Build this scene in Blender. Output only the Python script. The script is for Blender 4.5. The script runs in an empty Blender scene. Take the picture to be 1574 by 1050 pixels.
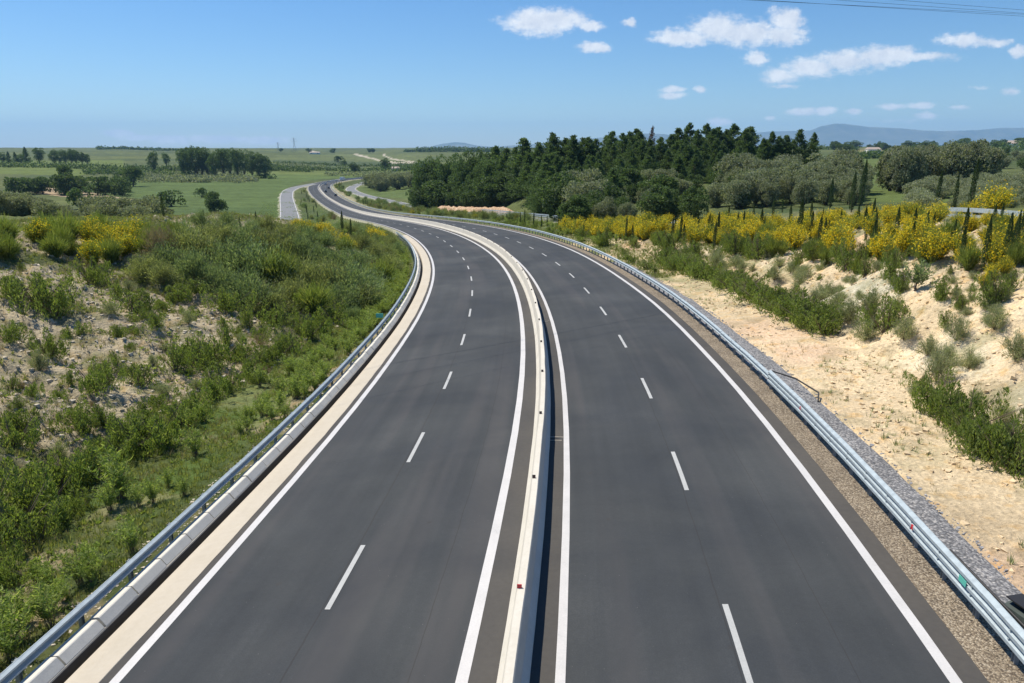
import bpy, math, random, numpy as np
from mathutils import Vector, Matrix, Euler
R = random.Random(7)
NR = np.random.default_rng(11)
scene = bpy.context.scene
COL = scene.collection

# ------------------------------------------------------------------ camera
CAM_H = 10.483
F_PX = 1088.3                      # focal length in pixels of a 1574 px wide frame
PITCH = math.atan((525 - 228.07) / F_PX)
cam_d = bpy.data.cameras.new('camera')
cam_d.sensor_width = 36.0
cam_d.lens = 36.0 * F_PX / 1574.0
cam_d.clip_start = 0.2
cam_d.clip_end = 60000.0
cam = bpy.data.objects.new('camera', cam_d)
COL.objects.link(cam)
cam.location = (0, 0, CAM_H)
cam.rotation_euler = (math.pi / 2 - PITCH, 0, 0)
scene.camera = cam
CT, ST = math.cos(PITCH), math.sin(PITCH)

def pixdir(u, v):
    """unit-depth world direction of photo pixel (u, v)"""
    a = (u - 787) / F_PX
    b = (525 - v) / F_PX
    return np.array([a, CT + b * ST, -ST + b * CT])

# ------------------------------------------------------------------ light
SUN_AZ = math.radians(-58)         # measured from +Y towards +X
SUN_EL = math.radians(60)
sun_d = bpy.data.lights.new('sun', 'SUN')
sun_d.energy = 5.0
sun_d.angle = math.radians(0.5)
sun_d.color = (1.0, 0.93, 0.80)
sun = bpy.data.objects.new('sun', sun_d)
COL.objects.link(sun)
sd = Vector((math.sin(SUN_AZ) * math.cos(SUN_EL), math.cos(SUN_AZ) * math.cos(SUN_EL), math.sin(SUN_EL)))
sun.rotation_euler = (-sd).to_track_quat('-Z', 'Y').to_euler()
sun.location = (-30, 20, 60)

scene.view_settings.view_transform = 'Standard'
scene.view_settings.look = 'None'
scene.view_settings.gamma = 1
scene.view_settings.use_curve_mapping = False
scene.view_settings.exposure = 0.3
scene.cycles.max_bounces = 6
scene.cycles.diffuse_bounces = 3
scene.cycles.glossy_bounces = 2
scene.cycles.transmission_bounces = 3
scene.cycles.volume_bounces = 2
scene.cycles.transparent_max_bounces = 8

class NT:
    """small helper for building node trees"""
    def __init__(self, tree):
        self.t = tree; self.n = tree.nodes; self.l = tree.links
    def new(self, typ, ins=None, **kw):
        nd = self.n.new(typ)
        for k, v in kw.items():
            setattr(nd, k, v)
        for k, v in (ins or {}).items():
            self.set(nd, k, v)
        return nd
    def set(self, nd, k, v):
        s = nd.inputs[k]
        if isinstance(v, bpy.types.NodeSocket):
            self.l.new(v, s)
        elif isinstance(v, bpy.types.Node):
            self.l.new(v.outputs[0], s)
        else:
            s.default_value = v
    def math(self, op, a, b=None, clamp=False):
        nd = self.new('ShaderNodeMath', {0: a}, operation=op, use_clamp=clamp)
        if b is not None: self.set(nd, 1, b)
        return nd.outputs[0]
    def mix(self, f, a, b, mode='MIX'):
        nd = self.n.new('ShaderNodeMix'); nd.data_type = 'RGBA'; nd.blend_type = mode
        self.set(nd, 0, f); self.set(nd, 6, c4(a)); self.set(nd, 7, c4(b))
        return nd.outputs[2]
    def ramp(self, f, stops):
        nd = self.new('ShaderNodeValToRGB', {0: f})
        el = nd.color_ramp.elements
        while len(el) < len(stops): el.new(0.5)
        for e, (p, c) in zip(el, stops):
            e.position = p; e.color = c4(c)
        return nd.outputs[0]
    def sstep(self, x, a, b):
        nd = self.new('ShaderNodeMapRange', {0: x, 1: a, 2: b, 3: 0.0, 4: 1.0}, interpolation_type='SMOOTHSTEP')
        return nd.outputs[0]
    def noise(self, vec, scale, detail=4, rough=0.55, dist=0.0, col=False):
        nd = self.new('ShaderNodeTexNoise', {'Scale': scale, 'Detail': detail, 'Roughness': rough, 'Distortion': dist})
        if vec is not None: self.set(nd, 'Vector', vec)
        return nd.outputs[1 if col else 0]

def c4(c):
    if isinstance(c, (bpy.types.NodeSocket, bpy.types.Node)): return c
    if isinstance(c, (int, float)): return (c, c, c, 1)
    return tuple(c) + (1,) if len(c) == 3 else tuple(c)

world = bpy.data.worlds.new('World')
scene.world = world
world.use_nodes = True
W = NT(world.node_tree)
W.n.clear()
sky = W.new('ShaderNodeTexSky', sky_type='NISHITA', sun_disc=False, sun_elevation=SUN_EL, sun_rotation=SUN_AZ,
            altitude=200.0, air_density=1.0, dust_density=0.15, ozone_density=2.0)
hsv = W.new('ShaderNodeHueSaturation', {'Hue': 0.5, 'Saturation': 1.15, 'Value': 1.0, 'Color': W.mix(1.0, sky.outputs[0], (.84, .99, 1.18), 'MULTIPLY')})
tc = W.new('ShaderNodeTexCoord')
sep = W.new('ShaderNodeSeparateXYZ', {0: tc.outputs['Generated']})
ydiv = W.math('MAXIMUM', sep.outputs[1], 0.02)
U = W.math('DIVIDE', sep.outputs[0], ydiv)
V = W.math('DIVIDE', sep.outputs[2], ydiv)
uv0 = W.new('ShaderNodeCombineXYZ', {0: U, 1: V})
wob = W.noise(uv0, 34.0, 6, 0.68, col=True)
wob = W.new('ShaderNodeVectorMath', {0: wob, 1: (0.5, 0.5, 0.5)}, operation='SUBTRACT').outputs[0]
wob = W.new('ShaderNodeVectorMath', {0: wob, 1: (0.034, 0.016, 0)}, operation='MULTIPLY').outputs[0]
wob = W.new('ShaderNodeVectorMath', {0: wob, 'Scale': W.math('MULTIPLY', V, 7.0, clamp=True)}, operation='SCALE').outputs[0]
uv = W.new('ShaderNodeVectorMath', {0: uv0, 1: wob}, operation='ADD').outputs[0]
# every cloud: centre u, v in the photograph, half width, half height, strength
CLOUDS = [(826, 34, 62, 22, 1), (858, 30, 46, 18, 1), (905, 40, 26, 9, .9), (914, 73, 29, 10, 1), (971, 35, 14, 8, .9),
          (1050, 57, 58, 15, .95), (1105, 44, 52, 24, 1), (1150, 52, 60, 20, 1), (1206, 30, 30, 20, 1), (1200, 55, 42, 17, 1),
          (1162, 90, 22, 13, 1), (1200, 118, 42, 15, .8), (1245, 105, 52, 18, .95), (1300, 94, 58, 19, 1), (1350, 88, 52, 18, 1),
          (1375, 84, 46, 14, 1), (1425, 86, 56, 9, .75), (1205, 133, 30, 5, .8), (1482, 63, 42, 12, .85), (1525, 66, 32, 8, .8), (1568, 79, 20, 10, 1),
          (1033, 138, 18, 6, .9), (1033, 147, 22, 7, .95), (1077, 137, 13, 6, .85), (1235, 172, 30, 7, .95), (1268, 171, 20, 7, 1),
          (1371, 164, 26, 6, 1), (1415, 162, 26, 6, 1), (1312, 172, 15, 6, .9), (1478, 165, 18, 5, .75), (1423, 178, 22, 7, .85),
          (1555, 141, 16, 7, .75), (1105, 188, 24, 8, .95), (1183, 182, 12, 4, .5), (1500, 135, 22, 4, .45),
          (182, 205, 30, 7, 1.15), (208, 212, 32, 6, 1), (262, 214, 44, 8, 1.05), (330, 214, 60, 8, 1.15), (400, 216, 50, 8, 1.1),
          (300, 220, 80, 4, .4), (1380, 186, 46, 5, .35),
          (1660, 60, 70, 24, 1), (1730, 130, 60, 16, .9), (1850, 20, 110, 34, 1), (-160, 190, 70, 9, .7), (-320, 150, 60, 12, .8), (700, -230, 160, 40, 1), (1250, -320, 200, 55, 1)]
acc = None
for (u, v, w, h, st) in CLOUDS:
    d = pixdir(u, v); cu, cv = d[0] / d[1], d[2] / d[1]
    w2, h2 = w * 1.10 / F_PX, h * 1.08 / F_PX
    q = W.new('ShaderNodeVectorMath', {0: uv, 1: (cu, cv, 0)}, operation='SUBTRACT').outputs[0]
    q = W.new('ShaderNodeVectorMath', {0: q, 1: (1 / w2, 1 / h2, 0)}, operation='MULTIPLY').outputs[0]
    ln = W.new('ShaderNodeVectorMath', {0: q}, operation='LENGTH').outputs['Value']
    mk = W.math('MULTIPLY', W.math('SUBTRACT', 1.0, ln), st)
    acc = mk if acc is None else W.math('SMOOTH_MAX', acc, mk)
    if acc is not mk: acc.node.inputs[2].default_value = 0.12
nz = W.noise(uv0, 30.0, 7, 0.62)
sc_v = W.new('ShaderNodeVectorMath', {0: uv0, 1: (1.0, 2.2, 1.0)}, operation='MULTIPLY').outputs[0]
nz2 = W.noise(sc_v, 75.0, 5, 0.6)
nsum = W.math('ADD', W.math('MULTIPLY', W.math('SUBTRACT', nz, 0.5), 0.9), W.math('MULTIPLY', W.math('SUBTRACT', nz2, 0.5), 0.8))
dens = W.sstep(W.math('ADD', acc, nsum), 0.02, 0.66)
front = W.sstep(sep.outputs[1], 0.02, 0.15)
dens = W.math('MULTIPLY', W.math('MULTIPLY', dens, front), 0.93)
# lit tops, greyer bases: compare cloud noise with itself a little higher up
up = W.new('ShaderNodeVectorMath', {0: uv0, 1: (0.004, -0.012, 0)}, operation='ADD').outputs[0]
nzb = W.noise(up, 30.0, 7, 0.62)
rel = W.math('ADD', W.math('MULTIPLY', W.math('SUBTRACT', nz, nzb), 2.2), 0.62, clamp=True)
ccol = W.mix(rel, (6.3, 6.9, 8.1), (9.6, 9.9, 10.3))
skyc = W.mix(dens, hsv.outputs[0], ccol)
bg = W.new('ShaderNodeBackground', {'Color': skyc, 'Strength': 0.085})
wo = W.new('ShaderNodeOutputWorld', {'Surface': bg})
world.cycles.sampling_method = 'MANUAL'
world.cycles.sample_map_resolution = 512

# ------------------------------------------------------------------ helpers
def mesh_np(name, V, polys, mats=None, uv=None, smooth=False, midx=None, attrs=None):
    """V (n,3); polys list of (m,k) int arrays"""
    me = bpy.data.meshes.new(name)
    V = np.asarray(V, np.float32)
    if not isinstance(polys, (list, tuple)): polys = [polys]
    polys = [np.asarray(p, np.int32) for p in polys if len(p)]
    me.vertices.add(len(V)); me.vertices.foreach_set('co', V.ravel())
    li = np.concatenate([p.ravel() for p in polys])
    tot = np.concatenate([np.full(len(p), p.shape[1], np.int32) for p in polys])
    st = np.concatenate([[0], np.cumsum(tot)[:-1]]).astype(np.int32)
    me.loops.add(len(li)); me.loops.foreach_set('vertex_index', li)
    me.polygons.add(len(tot)); me.polygons.foreach_set('loop_start', st); me.polygons.foreach_set('loop_total', tot)
    if midx is not None: me.polygons.foreach_set('material_index', np.asarray(midx, np.int32))
    me.polygons.foreach_set('use_smooth', np.full(len(tot), smooth, bool))
    if uv is not None:
        l = me.uv_layers.new(name='UVMap')
        l.data.foreach_set('uv', np.asarray(uv, np.float32)[li].ravel())
    for k, a in (attrs or {}).items():
        a = np.asarray(a, np.float32)
        if a.ndim == 2:
            at = me.color_attributes.new(k, 'FLOAT_COLOR', 'POINT')
            at.data.foreach_set('color', np.concatenate([a, np.ones((len(a), 1), np.float32)], 1).ravel())
        else:
            at = me.attributes.new(k, 'FLOAT', 'POINT'); at.data.foreach_set('value', a)
    me.update(calc_edges=True)
    for m in (mats or []): me.materials.append(m)
    return me

def link(name, me, parent=None, loc=None, rz=0.0, sc=None, **props):
    o = bpy.data.objects.new(name, me); COL.objects.link(o)
    if parent is not None: o.parent = parent
    if loc is not None: o.location = loc
    if rz: o.rotation_euler = (0, 0, rz)
    if sc is not None: o.scale = sc if hasattr(sc, '__len__') else (sc, sc, sc)
    for k, v in props.items():
        if v is not None: o[k] = v
    return o

def instance(src, loc, rz, sc, label, group=None):
    """copy a thing and its parts (one or two levels), sharing mesh data"""
    def cp(o, par):
        c = o.copy(); COL.objects.link(c)
        if par is not None:
            c.parent = par; c.matrix_parent_inverse = o.matrix_parent_inverse
        for ch in KIDS.get(o.name, []): cp(ch, c)
        return c
    c = cp(src, None)
    c.location = loc; c.rotation_euler = (0, 0, rz)
    c.scale = sc if hasattr(sc, '__len__') else (sc, sc, sc)
    c['label'] = label
    if group: c['group'] = group
    return c
KIDS = {}

def grid_faces(nr, nc):
    i = np.arange((nr - 1) * (nc - 1)); r, c = i // (nc - 1), i % (nc - 1)
    a = r * nc + c
    return np.stack([a, a + 1, a + nc + 1, a + nc], 1)

def _hash(ix, iy, seed):
    h = (ix.astype(np.int64) * 374761393 + iy.astype(np.int64) * 668265263 + seed * 974711) & 0xffffffff
    h = ((h ^ (h >> 13)) * 1274126177) & 0xffffffff
    return ((h ^ (h >> 16)) & 0xffff) / 65535.0

def vnoise(x, y, seed=0):
    ix, iy = np.floor(x), np.floor(y); fx, fy = x - ix, y - iy
    fx = fx * fx * (3 - 2 * fx); fy = fy * fy * (3 - 2 * fy)
    ix = ix.astype(np.int64); iy = iy.astype(np.int64)
    a, b = _hash(ix, iy, seed), _hash(ix + 1, iy, seed)
    c, d = _hash(ix, iy + 1, seed), _hash(ix + 1, iy + 1, seed)
    return (a * (1 - fx) + b * fx) * (1 - fy) + (c * (1 - fx) + d * fx) * fy

def fbm(x, y, oct=4, seed=0, gain=0.5):
    t = 0; a = 1; n = 0
    for k in range(oct):
        t = t + a * (vnoise(x * 2 ** k + 17.3 * k, y * 2 ** k - 9.1 * k, seed + k) - 0.5); n += a; a *= gain
    return t / n

def sst(x, a, b):
    t = np.clip((x - a) / (b - a), 0, 1); return t * t * (3 - 2 * t)

# ------------------------------------------------------------------ road alignment (arc length s, offset o to the right)
KN = [0, 12, 24, 36, 48, 60, 72, 84, 96, 108, 120, 144, 168, 192, 216, 240, 264, 288, 312, 336, 360, 384, 408, 432, 456, 480, 504, 528, 552, 576, 600, 624, 648, 672, 696, 720, 760, 800, 840, 1200]
KK = [1.19, -1.61, -3.69, -3.46, -2.97, -3.31, -3.65, -3.32, -2.84, -2.78, -2.74, -1.96, -0.87, 0.12, 0.74, 0.89, 0.61, 0.11, -0.22, -0.31, -0.28, -0.26, -0.32, -0.36, -0.26, 0.1, 0.37, 0.39, 0.5, 0.98, 1.75, 2.58, 3.29, 4.33, 5.84, 7.42, 9, 6, 0, 0]
KG = [0.15, -1.11, -2.29, -2.56, -3.35, -3.35, -3.52, -4.07, -4.43, -4.6, -4.84, -5.34, -5.89, -6.28, -6.45, -6.39, -6.18, -5.97, -5.76, -5.34, -4.66, -3.82, -2.92, -2.03, -1.18, -0.38, 0.38, 1.0, 1.4, 1.54, 1.45, 1.19, 0.77, 0.5, 0.5, 0.8, 1.0, 1.2, 1.2, 1.2]
KE = [5.38, 6.21, 6.3, 6.1, 6.67, 6.0, 6.0, 6.19, 5.82, 5.18, 4.14, 2.5, 1.07, 0.21, -0.31, -0.62, -0.85, -1.08, -1.34, -1.6, -1.77, -1.78, -1.73, -1.72, -1.73, -1.71, -1.48, -1.01, -0.51, -0.15, 0.04, 0.14, 0.2, 0.16, 0.13, 0.37, 0.4, 0.4, 0.4, 0.4]
DS = 4.0
S = np.arange(0, 1100, DS)
_k = np.interp(S, KN, KK) / 1000
RH = 0.09775 + np.concatenate([[0], np.cumsum((_k[1:] + _k[:-1]) / 2 * DS)])
_hm = (RH[1:] + RH[:-1]) / 2
RX = -1.26 + np.concatenate([[0], np.cumsum(np.sin(_hm) * DS)])
RY = 2.0 + np.concatenate([[0], np.cumsum(np.cos(_hm) * DS)])
_g = np.interp(S, KN, KG)
RZ = np.concatenate([[0], np.cumsum((_g[1:] + _g[:-1]) / 2 * DS / 100)])
RE = np.interp(S, KN, KE)
# run on straight behind the camera
_b = np.arange(-60, 0, DS)
RX = np.concatenate([RX[0] + _b * math.sin(RH[0]), RX]); RY = np.concatenate([RY[0] + _b * math.cos(RH[0]), RY])
RZ = np.concatenate([np.zeros(len(_b)), RZ]); RE = np.concatenate([np.full(len(_b), RE[0]), RE])
RH = np.concatenate([np.full(len(_b), RH[0]), RH]); S = np.concatenate([_b, S])

def road(s, o, dz=0.0):
    s = np.asarray(s, float)
    x, y, z, h, e = (np.interp(s, S, a) for a in (RX, RY, RZ, RH, RE))
    return np.stack([x + o * np.cos(h), y - o * np.sin(h), z + e * o / 100 + dz + 0 * h], -1)

def nearest(x, y):
    """arc length and signed offset of points"""
    x = np.asarray(x, float).ravel(); y = np.asarray(y, float).ravel()
    s = np.empty(len(x)); o = np.empty(len(x))
    P0 = np.stack([RX[:-1], RY[:-1]], 1); D = np.stack([RX[1:] - RX[:-1], RY[1:] - RY[:-1]], 1); L2 = (D ** 2).sum(1)
    for i in range(0, len(x), 20000):
        px = x[i:i + 20000, None] - P0[None, :, 0]; py = y[i:i + 20000, None] - P0[None, :, 1]
        t = np.clip((px * D[:, 0] + py * D[:, 1]) / L2, 0, 1)
        dx, dy = px - t * D[:, 0], py - t * D[:, 1]
        d2 = dx * dx + dy * dy
        j = d2.argmin(1); k = np.arange(len(j))
        s[i:i + 20000] = S[j] + t[k, j] * DS
        sgn = np.sign(D[j, 1] * px[k, j] - D[j, 0] * py[k, j])
        o[i:i + 20000] = np.sqrt(d2[k, j]) * np.where(sgn == 0, 1, sgn)
    return s, o

# ------------------------------------------------------------------ terrain
def ptz(u, D, z):                      # control point in pixel column u at distance D (along +Y) and height z
    dep = D * CT + (CAM_H - z) * ST
    return ((u - 787) / F_PX * dep, D, z)
CP = [ptz(u, D, z) for (u, D, z) in [
    (-700, 30, 4), (-700, 60, 4), (-700, 120, 0), (-700, 300, -12), (-700, 800, -12), (-700, 2500, 10), (-700, 9000, 10),
    (0, 58, 4.2), (0, 85, 2.5), (0, 120, -2), (0, 180, -9), (0, 260, -13.5), (0, 400, -16), (0, 650, -13.5), (0, 1000, -5), (0, 1500, 0.5), (0, 2600, 7), (0, 9000, 10),
    (200, 62, 4.0), (200, 90, 0.5), (200, 130, -5), (200, 200, -11.5), (200, 350, -16.5), (200, 600, -17.5), (200, 900, -10.5), (200, 1400, -2), (200, 2600, 7), (200, 9000, 10),
    (400, 110, -3.5), (400, 160, -9), (400, 260, -16), (400, 420, -18), (400, 620, -18), (400, 900, -13), (400, 1300, -4), (400, 1800, 2.0), (400, 2600, 6), (400, 9000, 10),
    (560, 535, -20), (560, 740, -18.5), (560, 1200, -13), (560, 1700, -8), (560, 2600, 0), (560, 5000, 8), (560, 12000, 10),
    (640, 400, -18), (640, 600, -17.5), (640, 1000, -12), (640, 1600, -5), (640, 2600, 3), (640, 9000, 10),
    (720, 260, -10.5), (720, 330, -9), (720, 600, -5), (720, 1200, 0), (720, 2600, 6),
    (800, 210, -7.0), (800, 260, -5), (800, 500, -2), (800, 1500, 3), (900, 150, -5.2), (900, 190, -4), (900, 260, 0), (900, 500, 2),
    (1030, 110, -1.8), (1030, 150, -1.5), (1030, 220, 2), (1030, 500, 3), (1030, 2000, 8), (1030, 9000, 10),
    (1200, 75, 3.0), (1200, 100, 1.4), (1200, 135, -0.5), (1200, 200, 0.2), (1200, 400, 3), (1200, 1500, 8),
    (1380, 60, 4.5), (1380, 85, 3.6), (1380, 130, 0.5), (1380, 200, -0.5), (1380, 300, -0.5), (1380, 520, 1.5), (1380, 900, 4.7), (1380, 2600, 15), (1380, 9000, 20),
    (1560, 45, 5.0), (1560, 65, 4.8), (1560, 100, 2.5), (1560, 200, 2), (1560, 500, 4.5), (1560, 1200, 9), (1560, 2600, 15), (1560, 9000, 20),
    (2300, 30, 5), (2300, 60, 5), (2300, 120, 5), (2300, 600, 7), (2300, 2500, 14), (2300, 9000, 14)]]
CP = np.array(CP)
def warp(x, y):
    r = np.hypot(x, y + 10); return np.arctan2(x, y + 10) * 2.2, np.log(r + 1)
_wx, _wy = warp(CP[:, 0], CP[:, 1])
def _tps(r2): return 0.5 * r2 * np.log(r2 + 1e-9)
n_ = len(CP)
_A = np.zeros((n_ + 3, n_ + 3))
_A[:n_, :n_] = _tps((_wx[:, None] - _wx) ** 2 + (_wy[:, None] - _wy) ** 2) + np.eye(n_) * 0.002
_A[:n_, n_] = 1; _A[:n_, n_ + 1] = _wx; _A[:n_, n_ + 2] = _wy; _A[n_:, :n_] = _A[:n_, n_:].T
_w = np.linalg.solve(_A, np.concatenate([CP[:, 2], [0, 0, 0]]))
def base(x, y):
    ax, ay = warp(x, np.maximum(y, -8)); z = np.empty(len(ax))
    for i in range(0, len(ax), 30000):
        a, b = ax[i:i + 30000], ay[i:i + 30000]
        z[i:i + 30000] = _tps((a[:, None] - _wx) ** 2 + (b[:, None] - _wy) ** 2) @ _w[:n_] + _w[n_] + _w[n_ + 1] * a + _w[n_ + 2] * b
    return z

def Wd(u, D, z): return ptz(u, D, z)
SRR = [Wd(1850, 36, 5.6), Wd(1620, 48, 5.4), Wd(1530, 60, 4.9), Wd(1450, 74, 3.2), Wd(1250, 93, .0), Wd(1060, 116, -.9), Wd(890, 152, -5.2), Wd(800, 190, -7.4), Wd(725, 235, -9.9), Wd(665, 300, -14.8), Wd(620, 391, -18.9), Wd(590, 435, -19.6), Wd(560, 473, -19.6),
       Wd(545, 510, -19.6), Wd(537, 545, -19.6), Wd(545, 594, -19.3), Wd(565, 655, -18.9), Wd(592, 718, -18.3), Wd(640, 780, -17)]
SRL = [Wd(430, 175, -13.6), Wd(440, 225, -16.2), Wd(447, 267, -17.0), Wd(443, 356, -18.0), Wd(440, 440, -18.6), Wd(442, 510, -19.0), Wd(452, 563, -19.3), Wd(475, 612, -19.4), Wd(498, 655, -19.2), Wd(530, 720, -18.8)]
def path_fn(pts):
    pts = np.array(pts, float)
    d = np.concatenate([[0], np.cumsum(np.hypot(np.diff(pts[:, 0]), np.diff(pts[:, 1])))])
    ss = np.arange(0, d[-1], 3.0)
    c = np.stack([np.interp(ss, d, pts[:, i]) for i in range(3)], 1)
    for _ in range(40): c[1:-1] = (c[:-2] + c[2:] + 2 * c[1:-1]) / 4
    tan = np.gradient(c[:, :2], axis=0); tan /= np.linalg.norm(tan, axis=1)[:, None]
    return c, np.stack([tan[:, 1], -tan[:, 0]], 1)
SROADS = [path_fn(SRR), path_fn(SRL)]
def conform(x, y, z):
    for c, _n in SROADS:
        m = (x > c[:, 0].min() - 25) & (x < c[:, 0].max() + 25) & (y > c[:, 1].min() - 25) & (y < c[:, 1].max() + 25)
        i = np.nonzero(m)[0]
        for q in range(0, len(i), 20000):
            ii = i[q:q + 20000]
            d = np.hypot(x[ii, None] - c[:, 0], y[ii, None] - c[:, 1]); j = d.argmin(1); dd = d[np.arange(len(j)), j]
            k = 1 - sst(dd, 5.5, 18)
            z[ii] = z[ii] * (1 - k) + (c[j, 2] + .05) * k
    return z

SL = [-60, 20, 35, 45, 60, 90, 120, 150, 200, 1100]
def ground(x, y, fine=True):
    x = np.asarray(x, float).ravel(); y = np.asarray(y, float).ravel()
    s, o = nearest(x, y)
    zr = np.interp(s, S, RZ); e = np.interp(s, S, RE) / 100
    B = base(x, y)
    far = np.hypot(x, y)
    B = B + fbm(x / 260, y / 260, 3, 5) * np.clip(far / 400 - .6, 0, 5) * 3.4
    # cut bank at the foot of the pine wood
    # left profile
    eL = zr - 9.9 * e
    f = np.interp(s, SL, [18.5, 18, 15.8, 14.6, 13.2, 12, 12, 12, 12, 12])
    c = np.interp(s, SL, [41, 41, 40, 39, 37, 33, 28, 24, 24, 24])
    h = np.interp(s, SL, [5.6, 5.6, 5.8, 6.0, 6.2, 6.0, 3.6, 1.2, -1.0, -1.0])
    a = -o
    z1 = eL - 0.10 - 0.75 * sst(a, 10.2, f - 1.5)
    t = np.clip((a - f) / (c - f), 0, 1.6)
    z1 = z1 + (h + .85) * np.where(t < 1, (t * 0.75 + 0.25 * t * t * (3 - 2 * t)), 1 - 0.02 * (t - 1))
    # right profile
    eR = zr + 11.5 * e
    fr = np.interp(s, SL, [16.3, 16.3, 16.6, 16.6, 16.0, 14.0, 13, 13, 13, 13])
    cr = np.interp(s, SL, [22, 22, 22.5, 23, 21.5, 18, 17, 17, 17, 17])
    hr = np.interp(s, SL, [2.9, 2.9, 2.7, 2.3, 1.5, .8, .3, 0, -.4, -.4])
    tr = np.interp(s, SL, [1.9, 1.9, 1.9, 2.0, 2.2, 1.0, .3, 0, 0, 0])
    z2 = eR - 0.30 + 0.22 * sst(o, 11.6, 12.0) + 0.28 * sst(o, 12.0, fr) + hr * sst(o, fr - .6, cr + .8) + tr * sst(o, cr, 42)
    zc = np.where(o < 0, z1, z2)
    # blend with the wide terrain
    w0 = np.where(o < 0, np.interp(s, SL, [44, 44, 42, 42, 39, 33, 26, 17, 12.5, 12.5]), np.interp(s, SL, [34, 34, 34, 34, 32, 24, 18, 15, 13, 13]))
    w1 = w0 + np.interp(s, SL, [30, 30, 30, 30, 28, 26, 24, 22, 16, 16])
    k = sst(np.abs(o), w0, w1)
    z = zc * (1 - k) + B * k
    z = conform(x, y, z)
    # the carriageways sit on top
    z = np.where(np.abs(o + .35) < 9.55, zr + e * o - 0.75, z)
    if fine:
        m = np.where(o < 0, sst(-o, 10.6, 15), sst(o, 11.8, 14))
        nearm = np.exp(-far / 130)
        slopeL = sst(a, f - 1, f + 3); slopeR = sst(o, fr - 1.2, fr + 1.5)
        rough = np.where(o < 0, 0.25 + 0.75 * slopeL, 0.16 + 0.95 * slopeR)
        z = z + m * rough * (fbm(x / 5.5, y / 5.5, 5, 21, .55) * 1.15 + (np.abs(fbm(x / 2.1, y / 2.1, 4, 31, .6)) - .1) * 1.25 * nearm)
        # gullies washed down the cut slopes
        gu = np.abs(fbm(s / 3.1 + fbm(x / 4, y / 4, 3, 8) * 1.2, np.abs(o) / 22, 3, 41, .6))
        z = z - m * np.where(o < 0, slopeL * (a < c + 4), slopeR * (o < cr + 1.5)) * np.clip(0.12 - gu, 0, 1) * 4.6 * np.exp(-far / 160)
        ri = np.abs(fbm(s / 1.1 + fbm(x / 1.5, y / 1.5, 2, 18), np.abs(o) / 7, 2, 141, .6))
        z = z - m * np.where(o < 0, slopeL, slopeR * (o < cr + 2)) * np.clip(.09 - ri, 0, 1) * 2.0 * np.exp(-far / 70)
    return z

def gz(x, y): return float(ground([x], [y])[0])

_ray_far = np.geomspace(100, 4000, 420)
_ray_near = np.geomspace(10, 170, 300)
def hit(u, v, far=False):
    _ray_t = _ray_far if far else _ray_near
    """where the sight line of a photo pixel meets the ground"""
    d = pixdir(u, v); P = np.outer(_ray_t, d) + [0, 0, CAM_H]
    g = ground(P[:, 0], P[:, 1], False)
    b = np.nonzero(P[:, 2] < g)[0]
    if len(b) == 0: return None
    i = max(b[0], 1)
    a0 = P[i - 1, 2] - g[i - 1]; a1 = g[i] - P[i, 2]; t = _ray_t[i - 1] + (_ray_t[i] - _ray_t[i - 1]) * a0 / (a0 + a1 + 1e-9)
    q = d * t; return q[0], q[1], gz(q[0], q[1])

def column(u, D, vtop=None):
    """ground point in a picture column at distance D, and the height a thing needs to reach row vtop"""
    x = (u - 787) / F_PX * (D * CT + 12 * ST); g = 0
    for _ in range(4):
        g = gz(x, D); x = (u - 787) / F_PX * (D * CT + (CAM_H - g) * ST)
    if vtop is None: return x, D, g
    d = pixdir(u, vtop); zt = CAM_H + d[2] / d[1] * D
    return x, D, g, zt - g

def to_pix(x, y, z):
    Z = z - CAM_H; dep = np.maximum(y * CT - Z * ST, .1); up = y * ST + Z * CT
    return 787 + F_PX * x / dep, 525 - F_PX * up / dep

def inpoly(u, v, poly):
    p = np.array(poly, float); r = np.zeros(len(u), bool); j = len(p) - 1
    for i in range(len(p)):
        c = ((p[i, 1] > v) != (p[j, 1] > v)) & (u < (p[j, 0] - p[i, 0]) * (v - p[i, 1]) / (p[j, 1] - p[i, 1] + 1e-9) + p[i, 0])
        r ^= c; j = i
    return r

# ------------------------------------------------------------------ terrain mesh
az = np.radians(np.concatenate([np.arange(-180, -60, 3.0), np.arange(-60, -40, .5), np.arange(-40, 40, .17), np.arange(40, 60, .5), np.arange(60, 181, 3.0)]))
rr = np.concatenate([np.arange(2, 12, 1.0), np.geomspace(12, 90, 400), np.geomspace(90, 900, 330)[1:], np.geomspace(900, 17000, 90)[1:]])
AZ, RR = np.meshgrid(az, rr)
X, Y = (RR * np.sin(AZ)).ravel(), (RR * np.cos(AZ)).ravel()
Z = ground(X, Y)
gs, go = nearest(X, Y)
PU, PV = to_pix(X, Y, Z)
vis = (Y > 5)
far = np.hypot(X, Y)
nA = fbm(X / 9, Y / 9, 4, 61); nB = fbm(X / 2.2, Y / 2.2, 4, 71); nC = fbm(X / 60, Y / 60, 4, 81); nD = fbm(X / 1.0, Y / 1.0, 3, 91)
def col(c): return np.array(c)[None, :]
base_c = np.repeat(col((.085, .105, .042)), len(X), 0)
def lay(m, c):
    global base_c
    m = np.clip(m, 0, 1)[:, None]; base_c = base_c * (1 - m) + np.asarray(c) * m
lay(sst(nC, -.1, .25), col((.11, .13, .045)))
lay(sst(-nC, .0, .3) * .7, col((.055, .085, .035)))
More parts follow.
